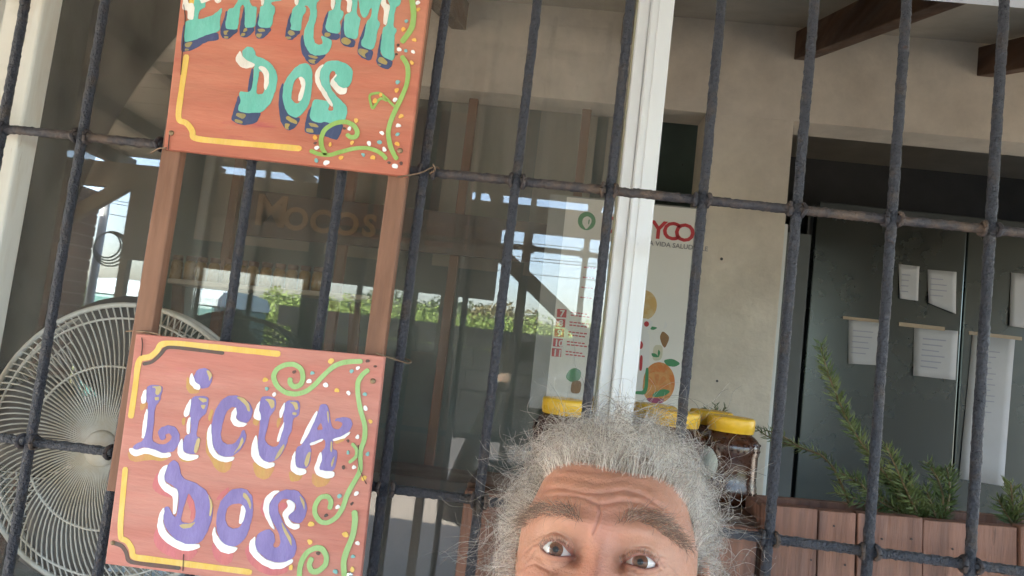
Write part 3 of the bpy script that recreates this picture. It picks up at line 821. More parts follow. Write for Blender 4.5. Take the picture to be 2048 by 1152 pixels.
s2 = board('painted_sign', [(272, 667), (769, 713), (717, 1192), (210, 1128)], BG2,
           'salmon wooden sign with purple letters LICUA DOS tied low on the grille', P(465, 1160, YF))
letter(s2, 'E', [(PU, [[(230, 205), (400, 215), (385, 300), (365, 380), (315, 440), (305, 600), (280, 790), (350, 830), (420, 830), (480, 790), (490, 740), (460, 710), (420, 730), (435, 760), (395, 790), (360, 770), (345, 700), (380, 650), (460, 630), (530, 650), (575, 720), (570, 820), (520, 900), (480, 910), (400, 925), (300, 880), (200, 860), (120, 890), (80, 870), (110, 830), (200, 790), (230, 600), (245, 400), (225, 380)]]),
                 (BW, [[(205, 250), (230, 260), (225, 400), (175, 405), (175, 330)]]), (BW, [[(235, 455), (245, 470), (240, 600), (205, 770), (175, 765), (205, 520)]]),
                 (BW, [[(65, 865), (125, 890), (210, 860), (330, 890), (400, 925), (485, 910), (485, 965), (370, 975), (220, 920), (110, 960), (60, 930), (45, 880)]]),
                 (GT, [[(275, 225), (385, 220), (385, 270), (350, 315), (320, 300), (330, 250)]]), (GT, [[(315, 335), (360, 335), (360, 370), (320, 370)]]),
                 (OC, [[(30, 900), (110, 945), (220, 905), (370, 960), (480, 960), (400, 1010), (250, 990), (110, 1020), (40, 990)]]), (OC, [[(160, 400), (240, 395), (200, 470), (160, 480)]])])
letter(s2, 'E', [(PU, [[(820 + 96 * math.cos(a), 138 + 108 * math.sin(a)) for a in np.linspace(0, 5.9, 16)]]),
                 (PU, [[(705, 325), (880, 325), (870, 440), (845, 520), (775, 560), (745, 750), (790, 760), (780, 850), (740, 935), (640, 925), (605, 880), (620, 740), (690, 720), (695, 600), (680, 520), (690, 420)]]),
                 (BW, [[(705, 80), (725, 130), (740, 180), (800, 215), (780, 270), (720, 240), (680, 190), (680, 120)]]),
                 (BW, [[(700, 335), (690, 450), (670, 530), (640, 550), (615, 530), (640, 430)]]), (BW, [[(690, 540), (690, 600), (680, 720), (650, 715), (645, 640), (665, 560)]]),
                 (BW, [[(605, 755), (610, 860), (620, 920), (700, 935), (775, 945), (765, 980), (680, 1005), (590, 985), (550, 930), (560, 830)]]),
                 (GT, [[(850, 55), (890, 60), (915, 110), (885, 180), (880, 110)]]), (GT, [[(760, 340), (860, 350), (860, 390), (810, 390)]]), (GT, [[(800, 415), (855, 415), (825, 465), (800, 440)]]),
                 (GT, [[(765, 755), (795, 770), (760, 920), (730, 915), (725, 870)]]),
                 (OC, [[(650, 110), (640, 240), (680, 300), (770, 300), (780, 260), (710, 230), (680, 160)]]), (OC, [[(600, 560), (640, 545), (620, 640), (595, 620)]]), (OC, [[(560, 960), (680, 1000), (740, 990), (660, 1025), (590, 1010)]])])
letter(s2, 'E', [(PU, [[(1080, 320), (1174, 318), (1261, 358), (1316, 412), (1343, 480), (1325, 545), (1283, 609), (1220, 595), (1160, 555), (1175, 440), (1120, 440), (1060, 490), (1020, 620), (1000, 750), (1030, 810), (1080, 835), (1140, 825), (1200, 760), (1225, 690), (1250, 674), (1268, 729), (1261, 805), (1207, 892), (1140, 950), (1060, 965), (980, 935), (925, 850), (905, 720), (910, 600), (950, 460), (1010, 370)]]),
                 (BW, [[(1165, 435), (1178, 500), (1160, 560), (1220, 600), (1285, 612), (1260, 640), (1200, 655), (1130, 625), (1105, 560), (1120, 490)]]),
                 (BW, [[(905, 600), (910, 720), (920, 850), (970, 935), (1060, 968), (1155, 955), (1140, 1000), (1040, 1020), (950, 985), (880, 900), (860, 780), (865, 680)]]),
                 (GT, [[(1175, 325), (1250, 350), (1300, 400), (1316, 485), (1290, 480), (1260, 410), (1180, 350)]]), (GT, [[(1230, 745), (1250, 790), (1210, 870), (1130, 935), (1190, 860)]]),
                 (OC, [[(855, 650), (845, 900), (900, 1000), (960, 1100), (1030, 1135), (1100, 1100), (1130, 1000), (1000, 1000), (890, 890)]]), (OC, [[(900, 460), (930, 480), (890, 600), (870, 560)]])])
letter(s2, 'F', [(PU, [[(255, 255), (330, 250), (395, 280), (395, 350), (375, 400), (330, 450), (310, 560), (285, 650), (300, 700), (350, 735), (410, 735), (440, 650), (470, 520), (465, 420), (480, 310), (520, 290), (625, 295), (620, 420), (600, 450), (560, 460), (545, 580), (510, 650), (495, 720), (430, 840), (370, 880), (300, 885), (240, 830), (220, 720), (230, 600), (245, 480), (230, 420), (240, 330)]]),
                 (BW, [[(245, 285), (230, 380), (255, 440), (245, 490), (195, 470), (175, 440), (200, 360)]]), (BW, [[(485, 295), (480, 370), (450, 460), (425, 455), (435, 380)]]), (BW, [[(475, 485), (470, 560), (425, 690), (400, 685), (430, 580)]]),
                 (BW, [[(210, 605), (220, 720), (235, 830), (300, 885), (390, 890), (370, 935), (290, 945), (210, 905), (155, 820), (160, 720)]]),
                 (GT, [[(280, 275), (380, 280), (385, 350), (350, 375), (330, 320)]]), (GT, [[(515, 305), (600, 305), (610, 370), (580, 390), (565, 330)]]), (GT, [[(550, 405), (600, 405), (590, 435), (555, 430)]]), (GT, [[(470, 705), (480, 740), (430, 830), (370, 875), (430, 760)]]),
                 (OC, [[(165, 870), (290, 940), (390, 925), (340, 1030), (270, 1055), (190, 1010)]]), (OC, [[(180, 460), (240, 480), (210, 540), (170, 520)]]), (OC, [[(410, 460), (450, 455), (420, 560), (395, 540)]])])
letter(s2, 'F', [(PU, [[(825, 325), (890, 330), (910, 420), (930, 560), (1000, 570), (1040, 520), (1010, 490), (950, 490), (980, 460), (1060, 450), (1120, 470), (1130, 530), (1100, 590), (1020, 640), (940, 670), (935, 760), (985, 770), (975, 880), (950, 975), (810, 970), (810, 930), (840, 870), (830, 780), (865, 750), (870, 660), (760, 680), (720, 730), (735, 760), (720, 900), (680, 950), (580, 930), (580, 860), (590, 740), (640, 720), (700, 640), (760, 490), (800, 400)], [(825, 495), (780, 580), (850, 570)]]),
                 (BW, [[(780, 390), (800, 400), (760, 500), (690, 650), (640, 715), (625, 700), (680, 570)]]), (BW, [[(720, 700), (850, 655), (850, 680), (725, 730)]]), (BW, [[(940, 660), (1040, 630), (1115, 580), (1100, 620), (1030, 665), (945, 680)]]),
                 (BW, [[(585, 760), (580, 850), (585, 930), (690, 955), (680, 1005), (600, 1010), (530, 960), (540, 860)]]), (BW, [[(825, 770), (840, 850), (810, 930), (820, 965), (960, 970), (950, 1030), (880, 1045), (790, 1010), (755, 950), (790, 860)]]),
                 (GT, [[(885, 385), (900, 400), (905, 520), (890, 470)]]), (GT, [[(700, 790), (735, 785), (710, 900), (680, 935), (665, 890)]]), (GT, [[(920, 680), (940, 690), (930, 790), (915, 780)]]), (GT, [[(965, 815), (950, 880), (930, 940), (920, 890)]]),
                 (OC, [[(515, 960), (600, 1005), (660, 1000), (620, 1060), (530, 1080)]]), (OC, [[(740, 990), (800, 1010), (930, 1035), (880, 1110), (800, 1130), (740, 1090)]]), (OC, [[(950, 670), (1030, 660), (1080, 630), (1040, 690), (960, 710)]])])
letter(s2, 'G', [(PU, [[(230, 45), (280, 85), (295, 190), (340, 235), (430, 260), (530, 330), (590, 430), (600, 540), (580, 650), (540, 750), (480, 840), (350, 855), (240, 800), (165, 720), (125, 620), (140, 490), (180, 490), (210, 560), (250, 600), (275, 480), (275, 340), (220, 290), (150, 250), (130, 200), (150, 130), (190, 70)], [(365, 355), (345, 430), (310, 540), (290, 640), (380, 650), (430, 620), (440, 520), (420, 430)]]),
                 (BW, [[(165, 90), (175, 100), (140, 180), (140, 250), (200, 300), (270, 325), (270, 450), (250, 565), (215, 560), (230, 400), (130, 340), (80, 260), (80, 190), (110, 120)]]),
                 (BW, [[(135, 490), (140, 540), (125, 640), (165, 740), (240, 800), (350, 850), (470, 845), (480, 880), (400, 910), (300, 910), (180, 850), (90, 760), (70, 680), (90, 560)]]),
                 (GT, [[(555, 370), (590, 430), (600, 500), (580, 585), (565, 580), (575, 460)]]), (GT, [[(275, 660), (400, 650), (435, 630), (400, 690), (310, 700)]]),
                 (RO, [[(75, 150), (25, 270), (30, 330), (100, 380), (220, 415), (235, 390), (140, 330), (85, 250)]]), (RO, [[(65, 680), (30, 800), (60, 880), (150, 950), (280, 1000), (400, 1000), (470, 900), (300, 905), (160, 830)]]),
                 (RO, [[(365, 365), (415, 430), (432, 520), (425, 610), (385, 620), (390, 530), (350, 430)]])])
letter(s2, 'G', [(PU, [[(850, 310), (930, 330), (980, 410), (985, 540), (960, 660), (920, 780), (830, 870), (740, 870), (670, 810), (630, 700), (640, 540), (680, 430), (760, 340)], [(880, 460), (790, 465), (735, 500), (715, 590), (735, 670), (790, 705), (850, 690), (900, 620), (910, 530)]]),
                 (BW, [[(890, 475), (915, 520), (900, 620), (865, 660), (845, 640), (865, 540), (870, 490)]]), (BW, [[(620, 670), (630, 740), (670, 810), (740, 865), (840, 875), (820, 920), (740, 945), (660, 910), (610, 840), (590, 740)]]),
                 (GT, [[(890, 350), (930, 375), (965, 450), (965, 530), (930, 440), (885, 390)]]),
                 (RO, [[(592, 820), (600, 960), (660, 1030), (740, 1050), (790, 1000), (790, 920), (720, 935), (645, 900)]]), (RO, [[(755, 300), (680, 350), (620, 440), (690, 410), (745, 350)]])])
letter(s2, 'G', [(PU, [[(1260, 330), (1390, 330), (1460, 390), (1500, 480), (1490, 570), (1440, 650), (1360, 640), (1310, 580), (1390, 520), (1390, 460), (1330, 420), (1260, 415), (1215, 470), (1230, 560), (1290, 680), (1370, 780), (1400, 860), (1380, 960), (1320, 1010), (1200, 1025), (1090, 980), (1010, 890), (1000, 810), (1040, 740), (1130, 700), (1180, 740), (1195, 810), (1170, 860), (1190, 885), (1230, 870), (1245, 810), (1220, 720), (1150, 600), (1130, 500), (1160, 420)]]),
                 (BW, [[(1250, 335), (1180, 390), (1135, 470), (1135, 560), (1195, 710), (1165, 700), (1100, 590), (1075, 500), (1100, 400), (1170, 340)]]),
                 (BW, [[(1300, 430), (1340, 425), (1390, 470), (1370, 540), (1310, 580), (1350, 650), (1430, 655), (1430, 690), (1380, 715), (1310, 680), (1260, 580), (1275, 530), (1320, 490)]]),
                 (BW, [[(1010, 770), (1000, 850), (1040, 940), (1100, 990), (1200, 1025), (1290, 1020), (1365, 980), (1365, 1020), (1270, 1080), (1170, 1090), (1050, 1030), (960, 940), (940, 860), (970, 800)]]),
                 (GT, [[(1425, 380), (1470, 430), (1475, 535), (1445, 450)]]), (GT, [[(1255, 630), (1300, 710), (1350, 790), (1355, 875), (1310, 790), (1265, 700)]]),
                 (RO, [[(935, 840), (900, 920), (940, 1020), (1050, 1120), (1180, 1150), (1290, 1130), (1330, 1065), (1170, 1085), (1040, 1010)]]), (RO, [[(1090, 400), (1050, 500), (1060, 560), (1105, 600), (1085, 500)]]), (RO, [[(1218, 460), (1290, 450), (1310, 490), (1260, 530), (1228, 520)]])])
strokes(s2, 'border_line', YE, [('J', [(355, 1075), (410, 700), (445, 385), (580, 370), (660, 300), (700, 215), (900, 215), (1400, 265), (2080, 335)], 66),
                                ('K', [(255, 70), (190, 775), (270, 800), (320, 880), (325, 965), (500, 985), (1510, 1115)], 54)], .0005)
strokes(s2, 'border_shadow', BR, [('J', [(495, 450), (600, 430), (690, 350), (760, 255), (900, 260), (1430, 325)], 40), ('K', [(130, 820), (220, 850), (265, 920), (280, 1010), (450, 1035), (800, 1075)], 36)], .0007)
strokes(s2, 'vine', G2, [('H', [(235, 300), (230, 350), (270, 390), (330, 370), (355, 310), (340, 220), (270, 175), (190, 180), (110, 220), (75, 290), (110, 380), (190, 440), (290, 455), (380, 430), (460, 370), (540, 280), (640, 190), (740, 155), (900, 150)], 43),
                         ('H', [(960, 225), (900, 270), (855, 340), (855, 450), (880, 600), (925, 740), (920, 870), (880, 970), (880, 1070), (880, 1160), (830, 1250), (760, 1370), (720, 1500), (660, 1590), (580, 1640), (510, 1630), (460, 1560), (460, 1480), (510, 1400), (580, 1390), (615, 1440), (595, 1515)], 42),
                         ('H', [(800, 905), (850, 960), (845, 1030), (775, 1085)], 28), ('I', [(680, 550), (690, 640), (670, 780), (610, 920), (580, 1020), (590, 1150), (600, 1230)], 50),
                         ('I', [(295, 980), (265, 1050), (290, 1110), (350, 1110), (420, 1050), (430, 970), (390, 900), (330, 890), (250, 930), (200, 1010), (180, 1090), (180, 1180)], 45)])
dots(s2, 'H', [(BW, [(857, 213, 18), (408, 333, 21), (560, 368, 21), (772, 443, 19), (928, 583, 20), (853, 847, 20), (85, 455, 18), (820, 1125, 17)]),
               (LT, [(800, 242, 17), (437, 258, 17), (922, 453, 17), (20, 403, 16), (767, 990, 16), (945, 1005, 17)]),
               (YE, [(612, 148, 25), (5, 320, 22), (665, 418, 20), (972, 703, 18)]), (BR, [(270, 248, 17), (948, 148, 16), (1018, 198, 13), (765, 882, 12), (725, 1127, 16)])], .0013)
dots(s2, 'I', [(BW, [(700, 397, 19), (530, 518, 18), (710, 850, 17)]), (LT, [(545, 420, 20), (668, 972, 16), (508, 1110, 20)]),
               (YE, [(770, 257, 23), (287, 675, 25), (598, 770, 26), (275, 838, 22), (662, 1090, 22), (103, 1073, 20)]), (BR, [(657, 487, 14), (424, 597, 16), (350, 942, 17)])], .0013)
# hairline cracks in the boards
for par, crk in ((s1, [(368, 10), (372, 40), (366, 90), (362, 150)]), (s1, [(340, 262), (338, 285), (337, 300)]), (s2, [(368, 1108), (367, 1128), (366, 1142)]),
                 (s2, [(717, 890), (716, 925), (722, 945), (733, 968)]), (s2, [(284, 675), (286, 690), (283, 712)])):
    mb = MB(); paint_stroke(mb, sxz(crk), .8 * PX2M, .0016, 0); mb.build('crack', PTS[BR], par)
# screws
for par, sp, x, y, r, mt_ in ((s1, 'D', 1100, 832, 30, 'screw'), (s1, 'Z', 138, 852, 17, 'screw'), (s2, 'H', 995, 333, 25, 'screw'), (s2, 'I', 640, 1140, 28, 'chrome'), (s2, 'K', 130, 822, 22, 'screw')):
    c = sxz(zp(sp, [(x, y)]))[0]; rr = r / ZS[sp][2] * PX2M
    mb = MB().lathe([(rr, 0), (rr, .0012), (rr * .7, .0022), (rr * .2, .0024)], (0, 0, 0), 14)
    mb.v = [(c[0] + a, YF + .0001 - h, c[1] + b) for a, b, h in mb.v]
    mb.build('screw', MT[mt_], par, smooth=True)
# battens that join the two boards, at the back
for (xa, ya), (xb, yb), w in (((345, 300), (302, 668), .026), ((799, 345), (753, 712), .0245)):
    p, q = P(xa, ya, -.005), P(xb, yb, -.005)
    xm = (p[0] + q[0]) / 2
    MB().box((xm - w / 2, YF + .0105, 1.36), (xm + w / 2, -.001, 2.24)).build('batten', MT['batten'], s1, bevel=.0015)
# wire ties
def tie(pts, label):
    o = MB().tube(chaik3(pts), .0011, 6).build('tie_wire', MT['wire'], None, smooth=True)
    setp(o, label, 'wire', 'wires that tie the signs to the bars')


def chaik3(pts, it=3):
    pts = [np.array(p, float) for p in pts]
    for _ in range(it):
        o = [pts[0]]
        for a, b in zip(pts[:-1], pts[1:]): o += [a * .75 + b * .25, a * .25 + b * .75]
        pts = o + [pts[-1]]
    return pts


tie([P(795, 354, -.03), P(822, 350, -.03), P(845, 345, -.016), P(862, 335, -.013), P(876, 333, -.0), P(884, 348, .006)], 'thin rusty wire tying the right corner of the orange sign')
tie([P(860, 347, -.012), P(872, 340, -.02), P(866, 328, -.024)], 'loose twisted wire end by the right corner of the orange sign')
tie([P(752, 706, -.031), P(780, 716, -.02), P(800, 722, -.013), P(818, 728, -.013), P(824, 722, -.005), P(806, 716, .004)], 'thin wire tying the right corner of the salmon sign')
tie([P(252, 663, -.013), P(272, 661, -.016), P(300, 664, -.024), P(322, 670, -.03)], 'short wire tying the left corner of the salmon sign')
tie([P(302, 306, -.013), P(318, 296, -.018), P(332, 296, -.03)], 'short wire tying the left corner of the orange sign')
# ================================================================== inside: lettered board, shelf, poster, fridge
def quad_slab(px, Y, th, name, mat, parent=None, bevel=0.0):
    """panel from four picture corners (TL, TR, BR, BL) on the plane y = Y"""
    c = [(P(x, y, Y)[0], P(x, y, Y)[2]) for x, y in px]
    return MB().slab([c[3], c[2], c[1], c[0]], Y, Y + th).build(name, mat, parent, bevel=bevel)


pq = P(760, 500, 1.94)
bd = thing('lettered_board', (pq[0], 1.94, P(760, 505, 1.94)[2]), 'dark brown board with brown capital letters fixed across the slats inside', 'signboard')
quad_slab([(497, 379), (1128, 452), (1120, 530), (482, 470)], 1.945, .02, 'board', pm('board_brown', (.055, .034, .024), .7, .25, 6, stretch=(.3, 1, 1), bump=.3), bd, .002)
fcol = pm('letter_brown', (.19, .105, .045), .7, .2, 12)
for ch, px, py, h in (('M', 505, 447, 64), ('O', 563, 456, 46), ('C', 616, 461, 46), ('O', 664, 466, 46), ('S', 722, 470, 44), ('I', 774, 474, 44)):
    p = P(px, py, 1.94)
    text(ch, (p[0], 1.9425, p[2]), h * 2.85 / FPX * 1.42, fcol, bd, 'letter', .002, .004)
fdim = pm('worn_letter_brown', (.075, .044, .027), .7, .3, 12)
for k in range(3):                                                # small worn lines of lettering
    x0_ = 838 + random.uniform(0, 8)
    while x0_ < 985 - k * 12:
        w_ = random.uniform(6, 15); y0_ = 440 + k * 24 + (x0_ - 838) * .108 + random.uniform(-1, 1); hh = random.uniform(9, 13)
        if random.random() < .8:
            quad_slab([(x0_, y0_), (x0_ + w_, y0_ + w_ * .11), (x0_ + w_ - 1, y0_ + hh + w_ * .11), (x0_ - 1, y0_ + hh)], 1.9435, .0012, 'worn_letter', fdim, bd)
        x0_ += w_ + random.uniform(3, 7)
# shelf with honey jars
sh = thing('wall_shelf', P(540, 585, 1.62), 'pale wooden shelf inside carrying a row of small golden jars', 'shelf')
quad_slab([(335, 556), (748, 592), (747, 602), (334, 566)], 1.5, .22, 'shelf_board', pm('shelf_wood', (.30, .25, .18), .6, .2, 8), sh, .003)
quad_slab([(345, 566), (365, 568), (357, 700), (337, 698)], 1.68, .02, 'bracket', MT['rafter'], sh)
quad_slab([(700, 600), (720, 602), (712, 735), (692, 733)], 1.68, .02, 'bracket', MT['rafter'], sh)
goldm = pm('golden_honey', (.22, .12, .02), .3, .2, 20, spec=.5, coat=.3)
zs = P(540, 571.5, 1.5)[2]
for k in range(12):
    px = 352 + k * 26 + random.uniform(-2, 2)
    p = P(px, 540, 1.6); zt = P(px, 556 + (px - 335) * .087, 1.5)[2]
    e = thing('golden_jar', (p[0], 1.6, zt), 'small golden honey jar in the row on the inner shelf', 'jar', 'small golden jars on the inner shelf')
    MB().lathe([(.019, .0005), (.021, .004), (.021, .062), (.016, .074)], (p[0], 1.6, zt), 16).build('body', goldm, e, smooth=True)
    MB().lathe([(.018, .0742), (.0185, .077), (.0185, .09), (.017, .092)], (p[0], 1.6, zt), 16).build('lid', MT['rafter'], e, smooth=True)
# dark counter along the back
o = MB().box((-2.1, 1.25, GZ + .005), (.5, 1.47, 1.18)).build('back_counter', pm('counter_dark', (.05, .045, .04), .5, .2, 4), None, bevel=.006)
setp(o, 'low dark counter standing inside behind the pane', 'counter')

# ---- poster on its stand
po = thing('drink_poster', P(1225, 825, 1.85), 'tall cream poster board with red brand lettering and a painted orange', 'poster')
quad_slab([(1100, 388), (1396, 416), (1356, 845), (1058, 815)], 1.852, .02, 'backing_board', pm('backing', (.30, .30, .28), .6, .1, 5), po)
quad_slab([(1134, 394), (1392, 418), (1354, 838), (1090, 812)], 1.85, .0018, 'sheet', MT['poster'], po)
cR = pm('print_red', (.50, .045, .05), .6, .05, 10, bump=0); cG = pm('print_green', (.07, .26, .11), .6, .1, 20, bump=0)
cO = pm('print_orange', (.62, .20, .05), .6, .15, 25, bump=0, col2=(.6, .3, .1), cscale=20); cW = pm('print_white', (.72, .70, .66), .6, .03, 10, bump=0)
cB = pm('print_brown', (.28, .15, .06), .6, .2, 20, bump=0); cY = pm('print_cream', (.60, .38, .14), .6, .1, 15, bump=0, col2=(.62, .48, .25), cscale=20)
cK = pm('print_grey', (.25, .24, .23), .6, .1, 20, bump=0); cV = pm('print_violet', (.30, .06, .12), .6, .1, 20, bump=0)


def ptxt(body, px, py, hpx, mat, off=0.0, sx=1.0, name='lettering'):
    p = P(px, py, 1.85)
    return text(body, (p[0], 1.8492, p[2]), hpx * 2.75 / FPX * 1.40, mat, po, name, .0003, off, sx=sx)


for ch, px, py, wx in (('D', 1199, 464, 1.0), ('A', 1226, 467, 1.0), ('I', 1260, 470, 1.0), ('R', 1270, 471, 1.0), ('Y', 1300, 475, 1.0), ('C', 1323, 477, .98), ('O', 1347, 480, 1.0)):
    ptxt(ch, px, py, 36, cR, .0022, wx, 'letter')
ptxt('UNA VIDA SALUDABLE', 1278, 488, 9.5, cK, .0004)


def pblob(pts, mat, lift=.0004, name='print', smooth_it=2):
    pts = chaikin(pts, smooth_it)
    w = [(P(x, y, 1.85)[0], P(x, y, 1.85)[2]) for x, y in pts]
    n = len(w)
    y0 = 1.85 - lift
    vs = [(x, y0, z) for x, z in w] + [(x, 1.8505, z) for x, z in w]
    fs = [tuple(reversed(range(n)))] if True else []
    fs += [(i, (i + 1) % n, n + (i + 1) % n, n + i) for i in range(n)]
    return MB().add(vs, fs).build(name, mat, po)


def ell(cx, cy, rx, ry, a0=0, a1=2 * math.pi, n=20):
    return [(cx + rx * math.cos(a), cy + ry * math.sin(a)) for a in np.linspace(a0, a1, n, endpoint=False)]


pblob(ell(1173.5, 442, 18, 18.5), cG, .0004, 'logo_ring')
pblob([(1175, 432), (1183, 437), (1183, 446), (1174, 458), (1171, 458), (1164, 447), (1166, 436)], MT['poster'], .0008, 'logo_drop')
pblob([(1177, 439), (1180, 439), (1178, 449), (1176, 449)], cG, .0011, 'logo_leaf')
for k, n_ in enumerate(('7', '8', '9', '10', '11')):
    x, y = 1123.5 - k * 2.6, 626 + k * 19.6
    pblob([(x - 9, y - 8.5), (x + 10, y - 7), (x + 9, y + 9.5), (x - 10, y + 8)], cR, .0004, 'number_tile', 0)
    ptxt(n_, x - (4.5 if len(n_) == 1 else 8), y + 6.5, 13, cW, .001, 1.0, 'number')
    for r_ in range(2):
        w_ = 34 + (k * 7 + r_ * 5) % 9
        for q in range(5):
            xa = x + 18 + q * w_ / 5; ya = y - 3 + r_ * 6 + q * .9
            pblob([(xa, ya), (xa + w_ / 5 * .8, ya + .6), (xa + w_ / 5 * .8, ya + 3.2), (xa, ya + 2.6)], cR, .0003, 'fine_print', 0)
for k in range(4):
    x, y = 1168 - k * 2.5, 533 + k * 20
    for q in range(4):
        pblob([(x + q * 6, y + q * .7), (x + q * 6 + 4.6, y + q * .7 + .5), (x + q * 6 + 4.4, y + q * .7 + 3), (x + q * 6, y + q * .7 + 2.5)], cR, .0003, 'fine_print', 0)
pblob(ell(1288, 610, 26, 30), cY, .0004, 'ice_scoop')
pblob([(1262, 632), (1308, 640), (1300, 662), (1268, 658)], cW, .0006, 'cup_band')
pblob(ell(1293, 648, 5, 5.5), cR, .0009, 'cup_mark')
pblob([(1268, 655), (1300, 660), (1298, 735), (1285, 785), (1270, 785)], cW, .0003, 'cup')
pblob(ell(1281, 690, 5, 8), cR, .0007, 'cup_mark')
pblob([(1280, 710), (1286, 711), (1284, 742), (1278, 741)], cR, .0007, 'cup_mark')
pblob([(1300, 652), (1316, 655), (1308, 660), (1301, 659)], cG, .0005, 'mint_leaf')
pblob([(1325, 661), (1338, 672), (1338, 680), (1330, 697), (1324, 690), (1319, 674)], cB, .0004, 'nut_drop')
pblob([(1330, 640), (1336, 652), (1326, 660), (1329, 650)], cW, .0003, 'cream_tip')
pblob([(1307, 690), (1326, 690), (1324, 720), (1304, 722)], pm('print_straw', (.60, .56, .40), .6, .05, 10, bump=0), .0003, 'lemon')
pblob([(1302, 706), (1312, 707), (1318, 715), (1305, 714)], cG, .0005, 'orange_leaf'); pblob([(1317, 698), (1321, 705), (1317, 716), (1315, 708)], cG, .0006, 'orange_leaf')
pblob(ell(1318, 765, 32, 41), cO, .0004, 'orange_fruit')
pblob(ell(1314, 775, 29, 32), pm('print_pulp', (.62, .30, .10), .6, .2, 40, bump=0), .0007, 'orange_slice')
for k in range(7):
    a = -2.6 + k * .75
    pblob([(1314, 775), (1314 + 25 * math.cos(a), 775 + 28 * math.sin(a)), (1314 + 25 * math.cos(a + .5), 775 + 28 * math.sin(a + .5))], pm('print_segment%d' % k if k == 0 else 'print_segment', (.62, .24, .07), .6, .2, 60, bump=0), .0009, 'segment', 1)
pblob([(1326, 720), (1345, 717), (1362, 727), (1350, 734), (1334, 732)], cG, .0005, 'orange_leaf')
pblob([(1304, 788), (1325, 777), (1342, 782), (1330, 792), (1306, 795)], cG, .0011, 'green_fruit')
pblob([(1291, 735), (1298, 736), (1295, 790), (1268, 788), (1270, 782), (1289, 782)], cG, .0010, 'green_stripe')
pblob([(1290, 795), (1330, 797), (1325, 807), (1300, 806)], cV, .0010, 'berry')
pblob([(1138, 740), (1150, 735), (1163, 742), (1160, 760), (1142, 765), (1130, 755)], cG, .0004, 'pineapple_top')
pblob([(1144, 760), (1164, 762), (1160, 788), (1140, 786)], cB, .0004, 'pineapple')

# ---- steel fridge in the right-hand opening
fx = P(1634, 432, 2.1)
fr = thing('steel_fridge', (fx[0] + .5, 2.4, GZ), 'tall stainless steel fridge with papers taped to its doors', 'fridge')
ftop = P(1640, 430, 2.10)[2]
MB().box((fx[0] - .02, 2.145, GZ + .06), (fx[0] + 1.5, 2.8, ftop + .01)).build('cabinet', MT['steel_dark'], fr, bevel=.006)
MB().box((fx[0], 2.10, GZ + .1), (fx[0] + .62, 2.143, ftop)).build('door', MT['steel'], fr, bevel=.005)
MB().box((fx[0] + .626, 2.10, GZ + .1), (fx[0] + 1.48, 2.143, ftop)).build('door', MT['steel'], fr, bevel=.005)
MB().box((fx[0] - .012, 2.144, GZ + .1), (fx[0] - .001, 2.16, ftop - .004)).build('gasket', MT['rubber'], fr)
MB().box((fx[0] + .01, 2.105, ftop + .011), (fx[0] + 1.47, 2.6, ftop + .06)).build('top_cover', MT['steel_dark'], fr, bevel=.004)
# a second, older fridge whose door edge shows beside the pillar
a, b2 = P(1497, 480, 2.0), P(1541, 480, 2.0)
of = thing('old_fridge', (a[0] + .2, 2.2, GZ), 'older grey fridge with a white door edge wedged between pillar and steel fridge', 'fridge')
oz = P(1541, 445, 2.0)[2]
MB().hexa([(a[0], 2.0, GZ + .05), (b2[0], 2.0, GZ + .05), (b2[0], 2.0, oz), (a[0], 2.0, oz - .09),
           (a[0], 2.06, GZ + .05), (b2[0], 2.06, GZ + .05), (b2[0], 2.06, oz), (a[0], 2.06, oz - .09)]).build('door', pm('door_grey', (.13, .135, .125), .45, .15, 5), of, bevel=.004)
c = P(1576, 450, 2.0)
MB().box((b2[0] + .001, 1.995, GZ + .05), (c[0], 2.055, oz)).build('door_edge', pm('door_white', (.58, .59, .56), .5, .08, 6), of, bevel=.003)
MB().box((c[0] + .001, 2.0605, GZ + .05), (fx[0] - .03, 2.13, oz - .02)).build('cabinet', pm('cabinet_grey', (.09, .095, .09), .5, .15, 5), of, bevel=.003)
h = P(1523, 510, 2.0)
o = MB().lathe([(.010, 0), (.011, .003), (.008, .006)], (0, 0, 0), 14); o.v = [(h[0] + x * .7, 2.0 - z, h[2] + y * 2.2) for x, y, z in o.v]
o.build('door_hole_disc', MT['rubber'], of, smooth=True)  # black disc in place of the dark inside of a hole in the door


def sheet(quad, label, curl=.0):
    Y = 2.0985
    c = [P(x, y, Y) for x, y in quad]
    n = 6; vs, fs = [], []
    for i in range(n + 1):
        for j in range(n + 1):
            u, v = i / n, j / n
            p = (c[0] * (1 - u) + c[1] * u) * (1 - v) + (c[3] * (1 - u) + c[2] * u) * v
            lift = .0006 + curl * (v ** 2) * (.4 + .6 * abs(u - .4)) + .0015 * (.5 + .5 * mnoise.noise(Vector((u * 2.5, v * 2.5, quad[0][0]))))
            vs.append((p[0], Y - lift, p[2]))
    fs = [(i * (n + 1) + j, i * (n + 1) + j + 1, (i + 1) * (n + 1) + j + 1, (i + 1) * (n + 1) + j) for i in range(n) for j in range(n)]
    e = thing('paper_sheet', (c[2] + c[3]) / 2, label, 'paper', 'papers taped to the steel fridge')
    o = MB().add(vs, fs).build('sheet', MT['paper'], e, smooth=True)
    md = o.modifiers.new('thick', 'SOLIDIFY'); md.thickness = .0004
    return e


